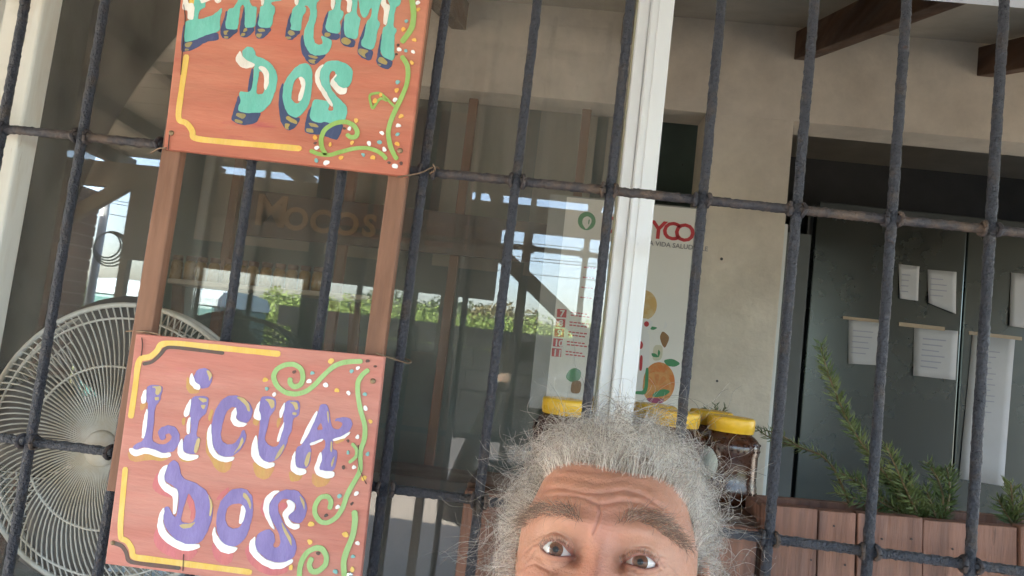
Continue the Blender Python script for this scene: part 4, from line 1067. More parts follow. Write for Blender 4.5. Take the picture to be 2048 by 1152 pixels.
sheet([(1797, 528), (1839, 533), (1834, 602), (1798, 597)], 'narrow note taped high on the steel fridge door', .01)
e = sheet([(1855, 539), (1913, 544), (1909, 628), (1855, 606)], 'note with a slanting torn lower edge high on the steel fridge', .012)
e = sheet([(1697, 640), (1768, 645), (1764, 731), (1696, 727)], 'square sheet hung from a strip of tape left on the fridge door', .006)
quad_slab([(1686, 632), (1762, 640), (1762, 646), (1686, 638)], 2.0965, .0012, 'tape', MT['tape'], e)
e = sheet([(1828, 655), (1916, 662), (1909, 760), (1825, 751)], 'printed sheet with faint grey lines under a long tape strip', .008)
quad_slab([(1798, 644), (1890, 654), (1890, 662), (1798, 652)], 2.0965, .0012, 'tape', MT['tape'], e)
gl = pm('faint_print', (.29, .29, .32), .8, .1, 20, bump=0)
for k in range(6):
    y = 676 + k * 11
    quad_slab([(1846 - k, y), (1892 - k - (k % 3) * 6, y + 4.2), (1892 - k - (k % 3) * 6, y + 6.6), (1846 - k, y + 2.4)], 2.0935 - .0006 * k, .0008, 'printed_line', gl, e)
e = sheet([(1945, 668), (2030, 677), (2006, 972), (1917, 957)], 'long pale sheet hanging almost to the plants on the fridge', .004)
quad_slab([(1938, 662), (2044, 674), (2044, 681), (1938, 669)], 2.0965, .0012, 'tape', MT['tape'], e)
for x_, y_, w_, n_, dx in ((1804, 548, 24, 4, -.6), (1862, 556, 38, 4, -.4), (1706, 660, 44, 5, -.5), (1957, 700, 44, 12, -.5)):
    pe = {1804: 'paper_sheet', 1862: 'paper_sheet.001', 1706: 'paper_sheet.002', 1957: 'paper_sheet.004'}[x_]
    for k in range(n_):
        xx, yy, ww = x_ + dx * k * 2, y_ + k * 11, w_ * random.uniform(.6, 1)
        quad_slab([(xx, yy), (xx + ww, yy + ww * .09), (xx + ww, yy + ww * .09 + 2), (xx, yy + 2)], 2.0938 - .0003 * k, .0006, 'printed_line', gl, bpy.data.objects[pe])
sheet([(2022, 545), (2090, 552), (2086, 662), (2017, 652)], 'wide note taped by the right hand edge of the fridge', .01)

# ================================================================== fan behind the pane
FC = P(234, 890, .113); FR = 281 / FPX * 1.03; FC[1] = .125
fan = thing('desk_fan', (FC[0], .2, SILL_Z - .385), 'off white fan with a large round wire guard standing on the window sill', 'fan')


def dome(r, front):                                               # depth of the guard at radius r (0..1)
    d = .036 * (1 - r ** 2.4)
    return FC[1] - .012 - d if front else FC[1] + .012 + d * .8


for front in (True, False):
    mb = MB(); n = 116
    for k in range(n):
        a0 = 2 * math.pi * k / n
        pts = []
        for r in np.linspace(.11 if front else .2, 1.0, 11):
            a = a0 + (.42 if front else -.38) * max(0.0, r - .1) ** 1.3
            pts.append((FC[0] + FR * r * math.cos(a), dome(r, front), FC[2] + FR * r * math.sin(a)))
        mb.tube(pts, .00125, 5, caps=False)
    o = mb.build('front_guard' if front else 'rear_guard', MT['fan'], fan, smooth=True)
    for r, w in ((1.0, .0042), (.90, .0018), (.56, .0018)) if front else ((.995, .0035), (.88, .0012)):
        pts = [(FC[0] + FR * r * math.cos(a), dome(r, front), FC[2] + FR * r * math.sin(a)) for a in np.linspace(0, 2 * math.pi, 72)]
        MB().tube(pts, w, 6, caps=False).build('ring', MT['fan'], o, smooth=True)
mb = MB().lathe([(.026, 0), (.026, .005), (.023, .009), (.01, .011)], (0, 0, 0), 32)
mb.v = [(FC[0] + x, dome(.1, True) + .004 - z, FC[2] + y) for x, y, z in mb.v]
mb.build('badge', MT['fan'], fan, smooth=True)
bladem = pm('fan_blade', (.11, .10, .09), .5, .25, 10)
for k in range(5):
    a0 = k * math.pi * .4 + .4; vs, fs = [], []
    for i in range(8):
        r = .04 + .18 * i / 7; w = .30 + .30 * math.sin(math.pi * min(1, i / 6))
        for j in range(7):
            a = a0 + w * (j / 6 - .5) * 2 + .25 * i / 7
            vs.append((FC[0] + r * math.cos(a), FC[1] - .006 + .02 * (j / 6), FC[2] + r * math.sin(a)))
    fs = [(i * 7 + j, i * 7 + j + 1, (i + 1) * 7 + j + 1, (i + 1) * 7 + j) for i in range(7) for j in range(6)]
    o = MB().add(vs, fs).build('blade', bladem, fan, smooth=True)
    md = o.modifiers.new('thick', 'SOLIDIFY'); md.thickness = .0018
mb = MB().lathe([(.05, 0), (.06, .015), (.06, .06), (.045, .075)], (0, 0, 0), 24)
mb.v = [(FC[0] + x, FC[1] + .052 + z, FC[2] + y) for x, y, z in mb.v]
mb.build('motor_housing', MT['fan'], fan, smooth=True)
MB().tube([(FC[0], FC[1] + .09, FC[2] - .05), (FC[0], FC[1] + .09, SILL_Z - .36)], .013, 12).build('pole', MT['fan'], fan, smooth=True)
MB().lathe([(.085, 0), (.085, .01), (.07, .022), (.02, .03)], (FC[0], FC[1] + .065, SILL_Z - .3845), 32).build('base', MT['fan'], fan, smooth=True)
# pale table behind the fan
tb = thing('side_table', (-1.1, .8, GZ), 'pale blue painted table standing inside below the fan', 'table')
tz = P(100, 1098, .62)[2]
tm = pm('table_blue', (.45, .54, .60), .5, .1, 5)
MB().box((-1.75, .62, tz - .03), (-.62, 1.1, tz)).build('table_top', tm, tb, bevel=.004)
for x in (-1.7, -.7):
    for y in (.66, 1.05):
        MB().box((x, y, GZ + .0045), (x + .045, y + .04, tz - .0305)).build('leg', tm, tb)

# ================================================================== honey jars on the ledge
LZ = SILL_Z
ledge = thing('jar_ledge', (.1, .3, LZ - .02), 'dark plank ledge with a brown board front carrying the honey jars', 'ledge')
lx1 = P(1525, 995, .33)[0]
MB().box((-.10, .182, LZ - .022), (mxl - .022, .294, LZ)).build('shelf_board', MT['rafter'], ledge, bevel=.003)
MB().box((mxl - .0215, .182, LZ - .022), (mxr + .003, .248, LZ)).build('shelf_board', MT['rafter'], ledge, bevel=.003)
MB().box((mxr + .0035, .182, LZ - .022), (lx1 - .004, .50, LZ)).build('shelf_board', MT['rafter'], ledge, bevel=.003)
ax = P(1508, 1050, .18)[0]
for k, (xa, xb) in enumerate(((-.10, -.02), (-.017, .06), (.063, .19), (.193, ax))):
    MB().box((xa, .158, LZ - .32), (xb, .1815, LZ - .008 - .002 * (k % 2))).build('board', MT['plank'], ledge, bevel=.002)
honey = pm('dark_honey', (.05, .015, .006), .26, .3, 30, spec=.5, coat=.15, bump=.1, bscale=60)


def jar(px, py, Y, label, dz=0.0, side_label=False):
    p = P(px, py, Y)
    e = thing('honey_jar', (p[0], Y, LZ), label, 'jar', 'large honey jars with yellow lids')
    b = (p[0], Y, LZ + .0005)
    pr = [(.043, .0), (.0475, .004), (.0485, .012), (.0485, .03), (.0470, .034), (.0470, .078), (.0485, .082), (.0485, .094), (.046, .102), (.040, .108), (.0345, .111), (.0345, .114)]
    MB().lathe(pr, b, 40).build('body', honey, e, smooth=True)
    n = 48; vs = []
    for r, h in ((.0365, .1145), (.0372, .1155), (.0372, .119), (.0380, .1195), (.0380, .135), (.0372, .1378), (.035, .139), (.033, .1392)):
        for j in range(n):
            a = 2 * math.pi * j / n
            rr = r + (.0004 if (j % 2 and .119 < h < .136) else 0)
            vs.append((b[0] + rr * math.cos(a), b[1] + rr * math.sin(a), LZ + h))
    fs = [(i * n + j, i * n + (j + 1) % n, (i + 1) * n + (j + 1) % n, (i + 1) * n + j) for i in range(7) for j in range(n)] + [tuple(range(7 * n, 8 * n)), tuple(range(n - 1, -1, -1))]
    MB().add(vs, fs).build('lid', MT['lid'], e, smooth=True)
    # ring of raised dots and the pale label
    mb = MB()
    for r_, hh, cnt in ((.0486, .098, 30), (.0486, .088, 30), (.0486, .02, 30)):
        for j in range(cnt):
            a = 2 * math.pi * j / cnt + hh * 40
            c = np.array([b[0] + r_ * math.cos(a), b[1] + r_ * math.sin(a), LZ + hh])
            mb.tube([c, c + np.array([math.cos(a), math.sin(a), 0]) * .0012], [.0022, .0012], 6)
    mb.build('raised_dots', honey, e, smooth=True)['kind'] = 'stuff'
    if side_label:
        m2 = MB(); vs2, fs2 = [], []
        k = 0; rings = 6
        for i in range(rings + 1):
            for j in range(20):
                t = 2 * math.pi * j / 20; rr = i / rings
                a = math.radians(207) + rr * .021 * math.cos(t) / .0475 * 1.25; z = LZ + .062 + rr * .0285 * math.sin(t)
                vs2.append((b[0] + .0492 * math.cos(a), b[1] + .0492 * math.sin(a), z))
        fs2 = [(i * 20 + j, i * 20 + (j + 1) % 20, (i + 1) * 20 + (j + 1) % 20, (i + 1) * 20 + j) for i in range(rings) for j in range(20)]
        m2.add(vs2, fs2).build('round_label', pm('label_paper', (.60, .64, .58), .7, .06, 30, bump=.3, bscale=200), e, smooth=True)
    return e


jar(1457, 900, .295, 'honey jar with a round pale side label at the open end of the ledge', side_label=True)
jar(1348, 880, .275, 'honey jar standing beside the white window stile')
jar(1418, 880, .40, 'honey jar half hidden behind the jar with the round label')
jar(1305, 870, .385, 'honey jar half hidden behind the one by the window stile')
jar(1128, 850, .236, 'honey jar standing before the glass pane near the poster')
jar(1208, 850, .385, 'honey jar peeping between the grille bar and the window stile')

# ================================================================== planter with rosemary
pc = P(1528, 1012, .152)
TILT = .047
pl = thing('planter_box', (pc[0], .15, LZ - .3), 'rough reddish brown plank planter box standing behind the grille', 'planter')


def tl_(x, y, z):                                                 # tilt about the planter's top left corner
    c, s = math.cos(TILT), math.sin(TILT)
    dx, dz = x - pc[0], z - pc[2]
    return (pc[0] + dx * c - dz * s, y, pc[2] + dx * s + dz * c)


edges = [1528, 1637, 1716, 1849, 2041, 2160, 2300]
PT, PB = pc[2], pc[2] - .30
for k in range(len(edges) - 1):
    xa, xb = P(edges[k], 1015, .152)[0] + .0012, P(edges[k + 1], 1015, .152)[0] - .0012
    top = PT + (.002, .0, .001, -.002, .001, 0)[k]; yo = .15 + (.0, .003, .001, .004, 0, .002)[k]
    n = 12; vs, fs = [], []
    for i in range(n + 1):
        z = PB + (top - PB) * i / n
        w0, w1 = .0011 * mnoise.noise(Vector((k, z * 30, 1))), .0011 * mnoise.noise(Vector((k, z * 30, 5)))
        for (x, y) in ((xa + w0, yo), (xb + w1, yo), (xb + w1, yo + .02), (xa + w0, yo + .02)):
            vs.append(tl_(x, y, z))
    for i in range(n):
        for j in range(4):
            fs.append((i * 4 + j, i * 4 + (j + 1) % 4, (i + 1) * 4 + (j + 1) % 4, (i + 1) * 4 + j))
    fs += [(3, 2, 1, 0), (n * 4, n * 4 + 1, n * 4 + 2, n * 4 + 3)]
    MB().add(vs, fs).build('plank', MT['plank'], pl, bevel=.0015)
xe = P(edges[-1], 1015, .152)[0]
mb = MB().box((pc[0], .175, PB), (pc[0] + .018, .245, PT - .004)); mb.v = [tl_(*v) for v in mb.v]; mb.build('end_plank', MT['plank'], pl)
mb = MB().box((pc[0] + .0185, .247, PB), (xe, .262, PT - .004)); mb.v = [tl_(*v) for v in mb.v]; mb.build('back_plank', MT['plank'], pl)
mb = MB().box((pc[0] + .0185, .1755, PB), (xe, .2465, PT - .02)); mb.v = [tl_(*v) for v in mb.v]; mb.build('soil', MT['soil'], pl)
nm = pm('nail', (.04, .03, .03), .6, .2, 60)
for (x, y) in ((1575, 1092), (1668, 1052), (1764, 1078), (1823, 1078), (1905, 1098), (1690, 1130), (1622, 1120)):
    c = P(x, y, .15)
    mb = MB().lathe([(.0016, 0), (.0013, .0012)], (0, 0, 0), 8); mb.v = [(c[0] + a, .1508 - h_ - .0005, c[2] + b_) for a, b_, h_ in mb.v]; mb.build('nail', nm, pl)


def sprig(mb_leaf, mb_stem, pts, n, length, seed, r0=.0022, spread=.9):
    r = np.random.default_rng(seed)
    p = np.array(chaik3(pts, 3))
    s = np.concatenate([[0], np.cumsum(np.linalg.norm(np.diff(p, axis=0), axis=1))])
    mb_stem.tube(p, np.linspace(r0, r0 * .4, len(p)), 6)
    for k in range(n):
        t = s[-1] * (k + r.uniform(0, 1)) / n
        c = np.array([np.interp(t, s, p[:, i]) for i in range(3)])
        i = min(len(p) - 2, int(np.searchsorted(s, t))); d = p[min(i + 1, len(p) - 1)] - p[max(i - 1, 0)]; d /= np.linalg.norm(d) + 1e-9
        u = r.normal(size=3); u -= d * u.dot(d); u /= np.linalg.norm(u)
        dirv = d * r.uniform(.35, .95) + u * spread; dirv /= np.linalg.norm(dirv)
        L_ = length * r.uniform(.7, 1.15) * (1 - .45 * max(0, t / s[-1] - .75) * 4 * .6)
        side = np.cross(dirv, r.normal(size=3)); side /= np.linalg.norm(side); w = .00125
        nrm = np.cross(dirv, side)
        b_ = c + dirv * .001; m_ = c + dirv * L_ * .55 + nrm * .0006; e_ = c + dirv * L_ + d * L_ * .12
        mb_leaf.add([b_ - side * w * .5, b_ + side * w * .5, m_ + side * w, e_, m_ - side * w, m_ + nrm * .0007], [(0, 1, 5), (1, 2, 5), (2, 3, 5), (3, 4, 5), (4, 0, 5)])


def rosemary(name_label, sprigs, base, length=.021):
    e = thing('rosemary_plant', base, name_label, 'plant', 'rosemary plants along the window')
    ml_, ms_ = MB(), MB()
    for k, (pts, n) in enumerate(sprigs):
        sprig(ml_, ms_, pts, n, length, int(base[0] * 1000) + k)
    lo = ml_.build('foliage', MT['leaf'], e); lo['kind'] = 'stuff'
    ms_.build('stem', MT['twig'], e, smooth=True)


W = lambda x, y, d=.21: P(x, y, d)
rosemary('large rosemary with one tall curving sprig rising over the planter', [
    ([W(1842, 1040), W(1800, 985), W(1752, 925, .2), W(1705, 862, .2), W(1672, 790, .195), W(1650, 730, .19), W(1642, 688, .19)], 460),
    ([W(1835, 1040), W(1790, 990, .215), W(1765, 950, .22), W(1735, 900, .225)], 120),
    ([W(1830, 1040), W(1770, 1000), W(1715, 965), W(1680, 945)], 130), ([W(1825, 1040), W(1760, 1012), W(1705, 995), W(1672, 985)], 120),
    ([W(1840, 1040), W(1815, 985, .19), W(1790, 930, .185), W(1772, 892, .185)], 150), ([W(1845, 1040), W(1830, 1000), W(1822, 965), W(1812, 935)], 120),
    ([W(1850, 1042), W(1840, 1010), W(1800, 975), W(1768, 960)], 120), ([W(1835, 1042), W(1780, 1015), W(1740, 990, .2), W(1712, 955, .2)], 120)], P(1838, 1045, .21))
rosemary('short rosemary with two upright tips beside the tall one', [
    ([W(1880, 1045), W(1888, 1000), W(1878, 960), W(1855, 925)], 130), ([W(1885, 1045), W(1898, 1000), W(1900, 965), W(1893, 935)], 120), ([W(1875, 1045), W(1862, 1005), W(1850, 975)], 80)], P(1882, 1048, .21))
rosemary('small rosemary shoot at the far right of the planter', [
    ([W(2028, 1050), W(2025, 1010), W(2022, 965)], 90), ([W(2030, 1050), W(2040, 1015), W(2052, 985)], 70), ([W(2026, 1050), W(2008, 1020), W(1998, 1000)], 60)], P(2028, 1055, .21))
rosemary('thin rosemary twig reaching sideways behind the jars', [
    ([P(1700, 1010, .235), P(1660, 915, .30), P(1600, 895, .33), P(1545, 880, .34), P(1510, 855, .34)], 110), ([P(1600, 895, .33), P(1560, 868, .33), P(1530, 860, .33)], 40)], P(1702, 1030, .235), .017)
rosemary('tiny rosemary tuft showing above the yellow lids', [
    ([P(1430, 900, .47), P(1432, 850, .47), P(1430, 808, .47)], 60), ([P(1432, 860, .47), P(1418, 825, .47), P(1410, 815, .47)], 30), ([P(1432, 860, .47), P(1444, 825, .47), P(1452, 814, .47)], 30)], P(1430, 905, .47), .015)
g = P(1430, 990, .47)
pot = MB().lathe([(.025, 0), (.035, .05), (.036, .052), (.03, .05)], (g[0], .47, LZ + .0005), 20).build('flower_pot', pm('terracotta', (.3, .13, .07), .8, .2, 20), None, smooth=True)
setp(pot, 'small terracotta pot standing on the ledge behind the honey jars', 'pot')
# ================================================================== the man taking the picture
def to_px(w):
    d = (np.asarray(w) - CAM) @ RC
    return np.stack([1024 + FPX * d[..., 0] / d[..., 1], 576 - FPX * d[..., 2] / d[..., 1]], -1)


def poly_dist(pts, poly, closed=False):
    """distance (px) of points to a polyline"""
    poly = np.array(poly, float); best = np.full(len(pts), 1e9)
    n = len(poly)
    for i in range(n if closed else n - 1):
        a, b = poly[i], poly[(i + 1) % n]; ab = b - a
        t = np.clip(((pts - a) @ ab) / (ab @ ab), 0, 1)
        best = np.minimum(best, np.linalg.norm(pts - (a + t[:, None] * ab), axis=1))
    return best


def inside(pts, poly):
    poly = np.array(poly, float); x, y = pts[:, 0], pts[:, 1]
    r = np.zeros(len(pts), bool); n = len(poly)
    for i in range(n):
        (x0, y0), (x1, y1) = poly[i], poly[(i + 1) % n]
        c = ((y0 > y) != (y1 > y)) & (x < (x1 - x0) * (y - y0) / (y1 - y0 + 1e-12) + x0)
        r ^= c
    return r


def sm(a, b, x):
    t = np.clip((x - a) / (b - a), 0, 1); return t * t * (3 - 2 * t)


EYE = ray(1199, 1110, .53)
fwd = CAM - EYE; fwd /= np.linalg.norm(fwd)
right = np.cross(np.array([0, 0, 1.0]), fwd)                      # picture right
right = -np.cross(fwd, np.array([0, 0, 1.0])); right /= np.linalg.norm(right)
if right[0] < 0: right = -right
up = np.cross(right, -fwd); up /= np.linalg.norm(up)
if up[2] < 0: up = -up
a = math.radians(4.0)                                             # head tipped back a little
fwd, up = fwd * math.cos(a) + up * math.sin(a), up * math.cos(a) - fwd * math.sin(a)
a = math.radians(-.8)
right, up = right * math.cos(a) + up * math.sin(a), up * math.cos(a) - right * math.sin(a)
a = math.radians(4.2)                                             # turned slightly to picture left
fwd, right = fwd * math.cos(a) - right * math.sin(a), right * math.cos(a) + fwd * math.sin(a)
HB = np.stack([right, fwd, up], 1)                                # head axes: x right, y to the lens, z up


def hw(l): return EYE + np.asarray(l) @ HB.T


NA, NE = 600, 440
t = np.linspace(-1, 1, NA + 1)[:-1]
az = math.pi * np.sign(t) * np.abs(t) ** 1.55
e0 = np.linspace(-1, 1, NE)
el = (math.pi / 2 * .999) * np.sign(e0) * np.abs(e0) ** 1.18
AZ, EL = np.meshgrid(az, el, indexing='ij')
D = np.stack([np.sin(AZ) * np.cos(EL), np.cos(AZ) * np.cos(EL), np.sin(EL)], -1).reshape(-1, 3)
pw = 2.25
cz = np.where(D[:, 2] > 0, .100, .128)
r = 1 / ((np.abs(D[:, 0]) / .0765) ** pw + (np.abs(D[:, 1]) / .098) ** pw + (np.abs(D[:, 2]) / cz) ** pw) ** (1 / pw)
L = D * r[:, None] + np.array([0, -.092, .004])
x, y, z = L.T.copy()
front = sm(-.2, .55, D[:, 1])
jaw = sm(.015, .115, -z)
x = x * (1 - .30 * jaw * sm(-.3, .5, D[:, 1]))
y = y - .05 * jaw * (1 - front)
x = x * (1 - .07 * sm(.02, .05, z) * front * sm(.03, .07, np.abs(x)))   # temples


def g(cx, cz_, sx, sz): return np.exp(-((x - cx) / sx) ** 2 - ((z - cz_) / sz) ** 2)


ax_ = np.abs(x)


def gs(cx, cz_, sx, sz): return np.exp(-((ax_ - cx) / sx) ** 2 - ((z - cz_) / sz) ** 2)


dy = -.011 * gs(.033, .001, .019, .0125) + .0052 * gs(.027, .021, .024, .008) + .002 * g(0, .020, .012, .012)
dy += -.004 * gs(.014, .004, .006, .010)
ridge = np.exp(-(x / (.0085 + .010 * sm(.0, .045, -z))) ** 2)
nose = (.0055 + .021 * sm(-.004, .042, -z)) * sm(.016, -.008, z) * sm(-.062, -.048, z)
dy += ridge * nose + .008 * gs(.014, -.042, .007, .007)
dy += .0055 * gs(.042, -.030, .022, .016) + .004 * g(0, -.066, .026, .012) - .003 * g(0, -.068, .022, .0022) + .005 * g(0, -.100, .018, .013) - .003 * g(0, -.083, .02, .006)
dy += -.0022 * gs(.030, -.017, .016, .004)                        # under-eye hollow
y = y + dy * front
L = np.stack([x, y, z], -1)
Wd = hw(L)
PX = to_px(Wd)

# eyes: lids wrapped over the eyeballs, openings traced from the photograph
EYEP = [[(1083, 1098), (1085, 1094), (1092, 1087), (1103, 1082), (1115, 1082), (1125, 1086), (1133, 1094), (1141, 1105), (1151, 1114), (1139, 1113), (1123, 1114), (1111, 1113), (1098, 1110), (1088, 1105)],
        [(1241, 1125), (1256, 1117), (1265, 1111), (1277, 1108), (1291, 1109), (1303, 1115), (1314, 1125), (1319, 1133), (1308, 1137), (1295, 1139), (1283, 1138), (1269, 1133), (1256, 1128)]]
EYEP = [chaikin(p, 2) for p in EYEP]
IRIS = [(1111, 1098.5), (1280, 1123.5)]
BALL = []
cutm = np.zeros(len(L), bool); near = np.zeros(len(L))
frontm = D[:, 1] > .3
for k in range(2):
    cpx = np.mean(np.array(EYEP[k]), 0)
    # eyeball centre: on the ray through the middle of the opening
    tgt = ray(cpx[0], cpx[1], 1.0) - CAM
    lo = (CAM - EYE) @ HB; di = tgt @ HB                           # ray in head space
    tt = (-.0105 - lo[1]) / di[1]
    c = lo + di * tt
    BALL.append(c)
    d = poly_dist(PX, EYEP[k], True); ins = inside(PX, EYEP[k]) & frontm
    cutm |= ins
    rr2 = (L[:, 0] - c[0]) ** 2 + (L[:, 2] - c[2]) ** 2
    Rl = .01375
    ys = c[1] + np.sqrt(np.maximum(Rl ** 2 - rr2, 0)) + np.where(rr2 > Rl ** 2, -(np.sqrt(rr2) - Rl) * .4, 0)
    dd = np.where(ins, 0, d)
    wgt = np.exp(-(dd / 15.0) ** 2) * frontm
    L[:, 1] = L[:, 1] * (1 - wgt) + ys * wgt
    yb = np.where(rr2 < .0130 ** 2, c[1] + np.sqrt(np.maximum(.0130 ** 2 - rr2, 0)), -1)
    L[:, 1] = np.where(frontm & ~ins, np.maximum(L[:, 1], yb), L[:, 1])
    near = np.maximum(near, np.exp(-(dd / 7.0) ** 2) * frontm)
Wd = hw(L); PX = to_px(Wd)
z1 = lambda pts: [(940 + p[0] / 2.797, 740 + p[1] / 2.797) for p in pts]
z5 = lambda pts: [(1000 + p[0] / 4.876, 1000 + p[1] / 4.876) for p in pts]
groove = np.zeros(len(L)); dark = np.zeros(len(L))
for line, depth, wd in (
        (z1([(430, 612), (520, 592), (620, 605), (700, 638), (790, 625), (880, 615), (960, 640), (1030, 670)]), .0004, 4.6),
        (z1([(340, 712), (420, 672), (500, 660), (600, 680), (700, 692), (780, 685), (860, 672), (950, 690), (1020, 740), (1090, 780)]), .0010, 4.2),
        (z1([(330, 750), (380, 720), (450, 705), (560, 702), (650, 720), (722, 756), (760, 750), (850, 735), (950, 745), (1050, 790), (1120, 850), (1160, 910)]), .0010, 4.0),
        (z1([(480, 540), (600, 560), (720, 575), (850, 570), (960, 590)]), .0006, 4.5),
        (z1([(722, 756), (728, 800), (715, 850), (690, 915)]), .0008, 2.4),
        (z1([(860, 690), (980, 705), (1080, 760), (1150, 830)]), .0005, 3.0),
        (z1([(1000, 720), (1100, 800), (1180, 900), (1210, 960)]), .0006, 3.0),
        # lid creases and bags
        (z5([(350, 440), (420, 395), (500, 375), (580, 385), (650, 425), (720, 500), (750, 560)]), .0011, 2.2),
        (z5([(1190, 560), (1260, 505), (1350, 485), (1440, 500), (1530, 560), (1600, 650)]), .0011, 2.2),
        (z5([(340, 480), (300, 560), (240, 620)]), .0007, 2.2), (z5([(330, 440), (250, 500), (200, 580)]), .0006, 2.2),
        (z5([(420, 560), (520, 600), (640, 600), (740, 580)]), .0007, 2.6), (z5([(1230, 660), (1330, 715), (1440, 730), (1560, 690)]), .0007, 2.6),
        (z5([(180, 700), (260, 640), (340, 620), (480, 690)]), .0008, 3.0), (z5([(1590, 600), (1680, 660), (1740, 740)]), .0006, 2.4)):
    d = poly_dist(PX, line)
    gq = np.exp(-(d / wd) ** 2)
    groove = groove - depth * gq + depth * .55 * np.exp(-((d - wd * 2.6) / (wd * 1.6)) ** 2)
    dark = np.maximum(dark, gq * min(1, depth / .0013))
groove *= frontm
rg = np.random.default_rng(3); fine = np.zeros(len(L))            # fine crossing lines of weathered skin
for q in range(46):
    kz = rg.uniform(900, 2600); kx = rg.normal(0, 420) if q % 3 else rg.normal(0, 1500)
    fine += np.sin(kz * L[:, 2] + kx * L[:, 0] + rg.uniform(0, 6.3) + 1.5 * np.sin(L[:, 0] * 160 + q)) * rg.uniform(.4, 1)
L[:, 1] += groove + fine * .000022 * frontm * (1 - near)
Wd = hw(L)

idx = np.arange(NA * NE).reshape(NA, NE)
q0 = idx; q1 = np.roll(idx, -1, axis=0)
quads = np.stack([q0[:, :-1], q1[:, :-1], q1[:, 1:], q0[:, 1:]], -1).reshape(-1, 4)
quads = quads[~cutm[quads].all(1)]
used = np.zeros(len(L), bool); used[quads] = True
remap = np.cumsum(used) - 1
Vh = Wd[used]; Fh = remap[quads]
# snap the rim of the openings on to the traced lid line
pxu = PX[used]; cutu = cutm[used]
rim = np.where(cutu)[0]
for i in rim:
    k = 0 if pxu[i, 0] < 1199 else 1
    poly = np.array(EYEP[k]); best = None
    for j in range(len(poly)):
        a_, b_ = poly[j], poly[(j + 1) % len(poly)]; ab = b_ - a_
        tt = np.clip(((pxu[i] - a_) @ ab) / (ab @ ab + 1e-9), 0, 1); q = a_ + tt * ab; dd = np.linalg.norm(q - pxu[i])
        if best is None or dd < best[0]: best = (dd, q)
    dep = ((Vh[i] - CAM) @ RC)[1]
    Vh[i] = ray(best[1][0], best[1][1], dep)
me = bpy.data.meshes.new('body')
me.from_pydata(Vh.tolist(), [], Fh.tolist()); me.update()
bm = bmesh.new(); bm.from_mesh(me)
be = [e for e in bm.edges if e.is_boundary and min((e.verts[0].co - Vector(hw(BALL[k]))).length for k in range(2)) < .03]
nb = len(bm.verts)
ex = bmesh.ops.extrude_edge_only(bm, edges=be)
for v in [q for q in ex['geom'] if isinstance(q, bmesh.types.BMVert)]:
    k = 0 if to_px(np.array(v.co)[None])[0][0] < 1199 else 1
    c = Vector(hw(BALL[k])); d = v.co - c
    v.co = c + d.normalized() * .0117
bm.to_mesh(me); bm.free()
nv = len(me.vertices)
co = np.empty(nv * 3); me.vertices.foreach_get('co', co); co = co.reshape(-1, 3)
pc_ = to_px(co); lc = (co - EYE) @ HB
# natural skin tints: redder nose, glabella and eye rims, paler lids; shade painted dark into the furrows and lid creases
redn = .9 * np.exp(-(lc[:, 0] / .013) ** 2 - ((lc[:, 2] + .030) / .03) ** 2) + .55 * np.exp(-(lc[:, 0] / .016) ** 2 - ((lc[:, 2] - .022) / .018) ** 2)
redn += .5 * np.exp(-((np.abs(lc[:, 0]) - .045) / .018) ** 2 - ((lc[:, 2] + .034) / .016) ** 2)
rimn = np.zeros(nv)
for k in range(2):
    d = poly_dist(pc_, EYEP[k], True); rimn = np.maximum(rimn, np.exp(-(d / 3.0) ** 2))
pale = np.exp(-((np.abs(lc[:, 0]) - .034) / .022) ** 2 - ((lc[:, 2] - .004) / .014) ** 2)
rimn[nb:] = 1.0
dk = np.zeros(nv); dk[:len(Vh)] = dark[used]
tan = sm(.02, .05, lc[:, 2])
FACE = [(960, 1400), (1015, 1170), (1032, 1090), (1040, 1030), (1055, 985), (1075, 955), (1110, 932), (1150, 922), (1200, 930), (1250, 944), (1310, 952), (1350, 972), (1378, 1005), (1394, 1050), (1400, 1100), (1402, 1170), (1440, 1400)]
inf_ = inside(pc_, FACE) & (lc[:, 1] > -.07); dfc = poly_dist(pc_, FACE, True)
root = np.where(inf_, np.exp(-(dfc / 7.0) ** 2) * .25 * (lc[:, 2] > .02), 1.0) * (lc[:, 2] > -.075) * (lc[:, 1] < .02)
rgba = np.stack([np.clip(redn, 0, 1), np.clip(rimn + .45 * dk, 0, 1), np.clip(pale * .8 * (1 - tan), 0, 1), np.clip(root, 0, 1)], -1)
at = me.attributes.new('tint', 'FLOAT_COLOR', 'POINT'); at.data.foreach_set('color', rgba.astype('f').ravel())
me.polygons.foreach_set('use_smooth', [True] * len(me.polygons))


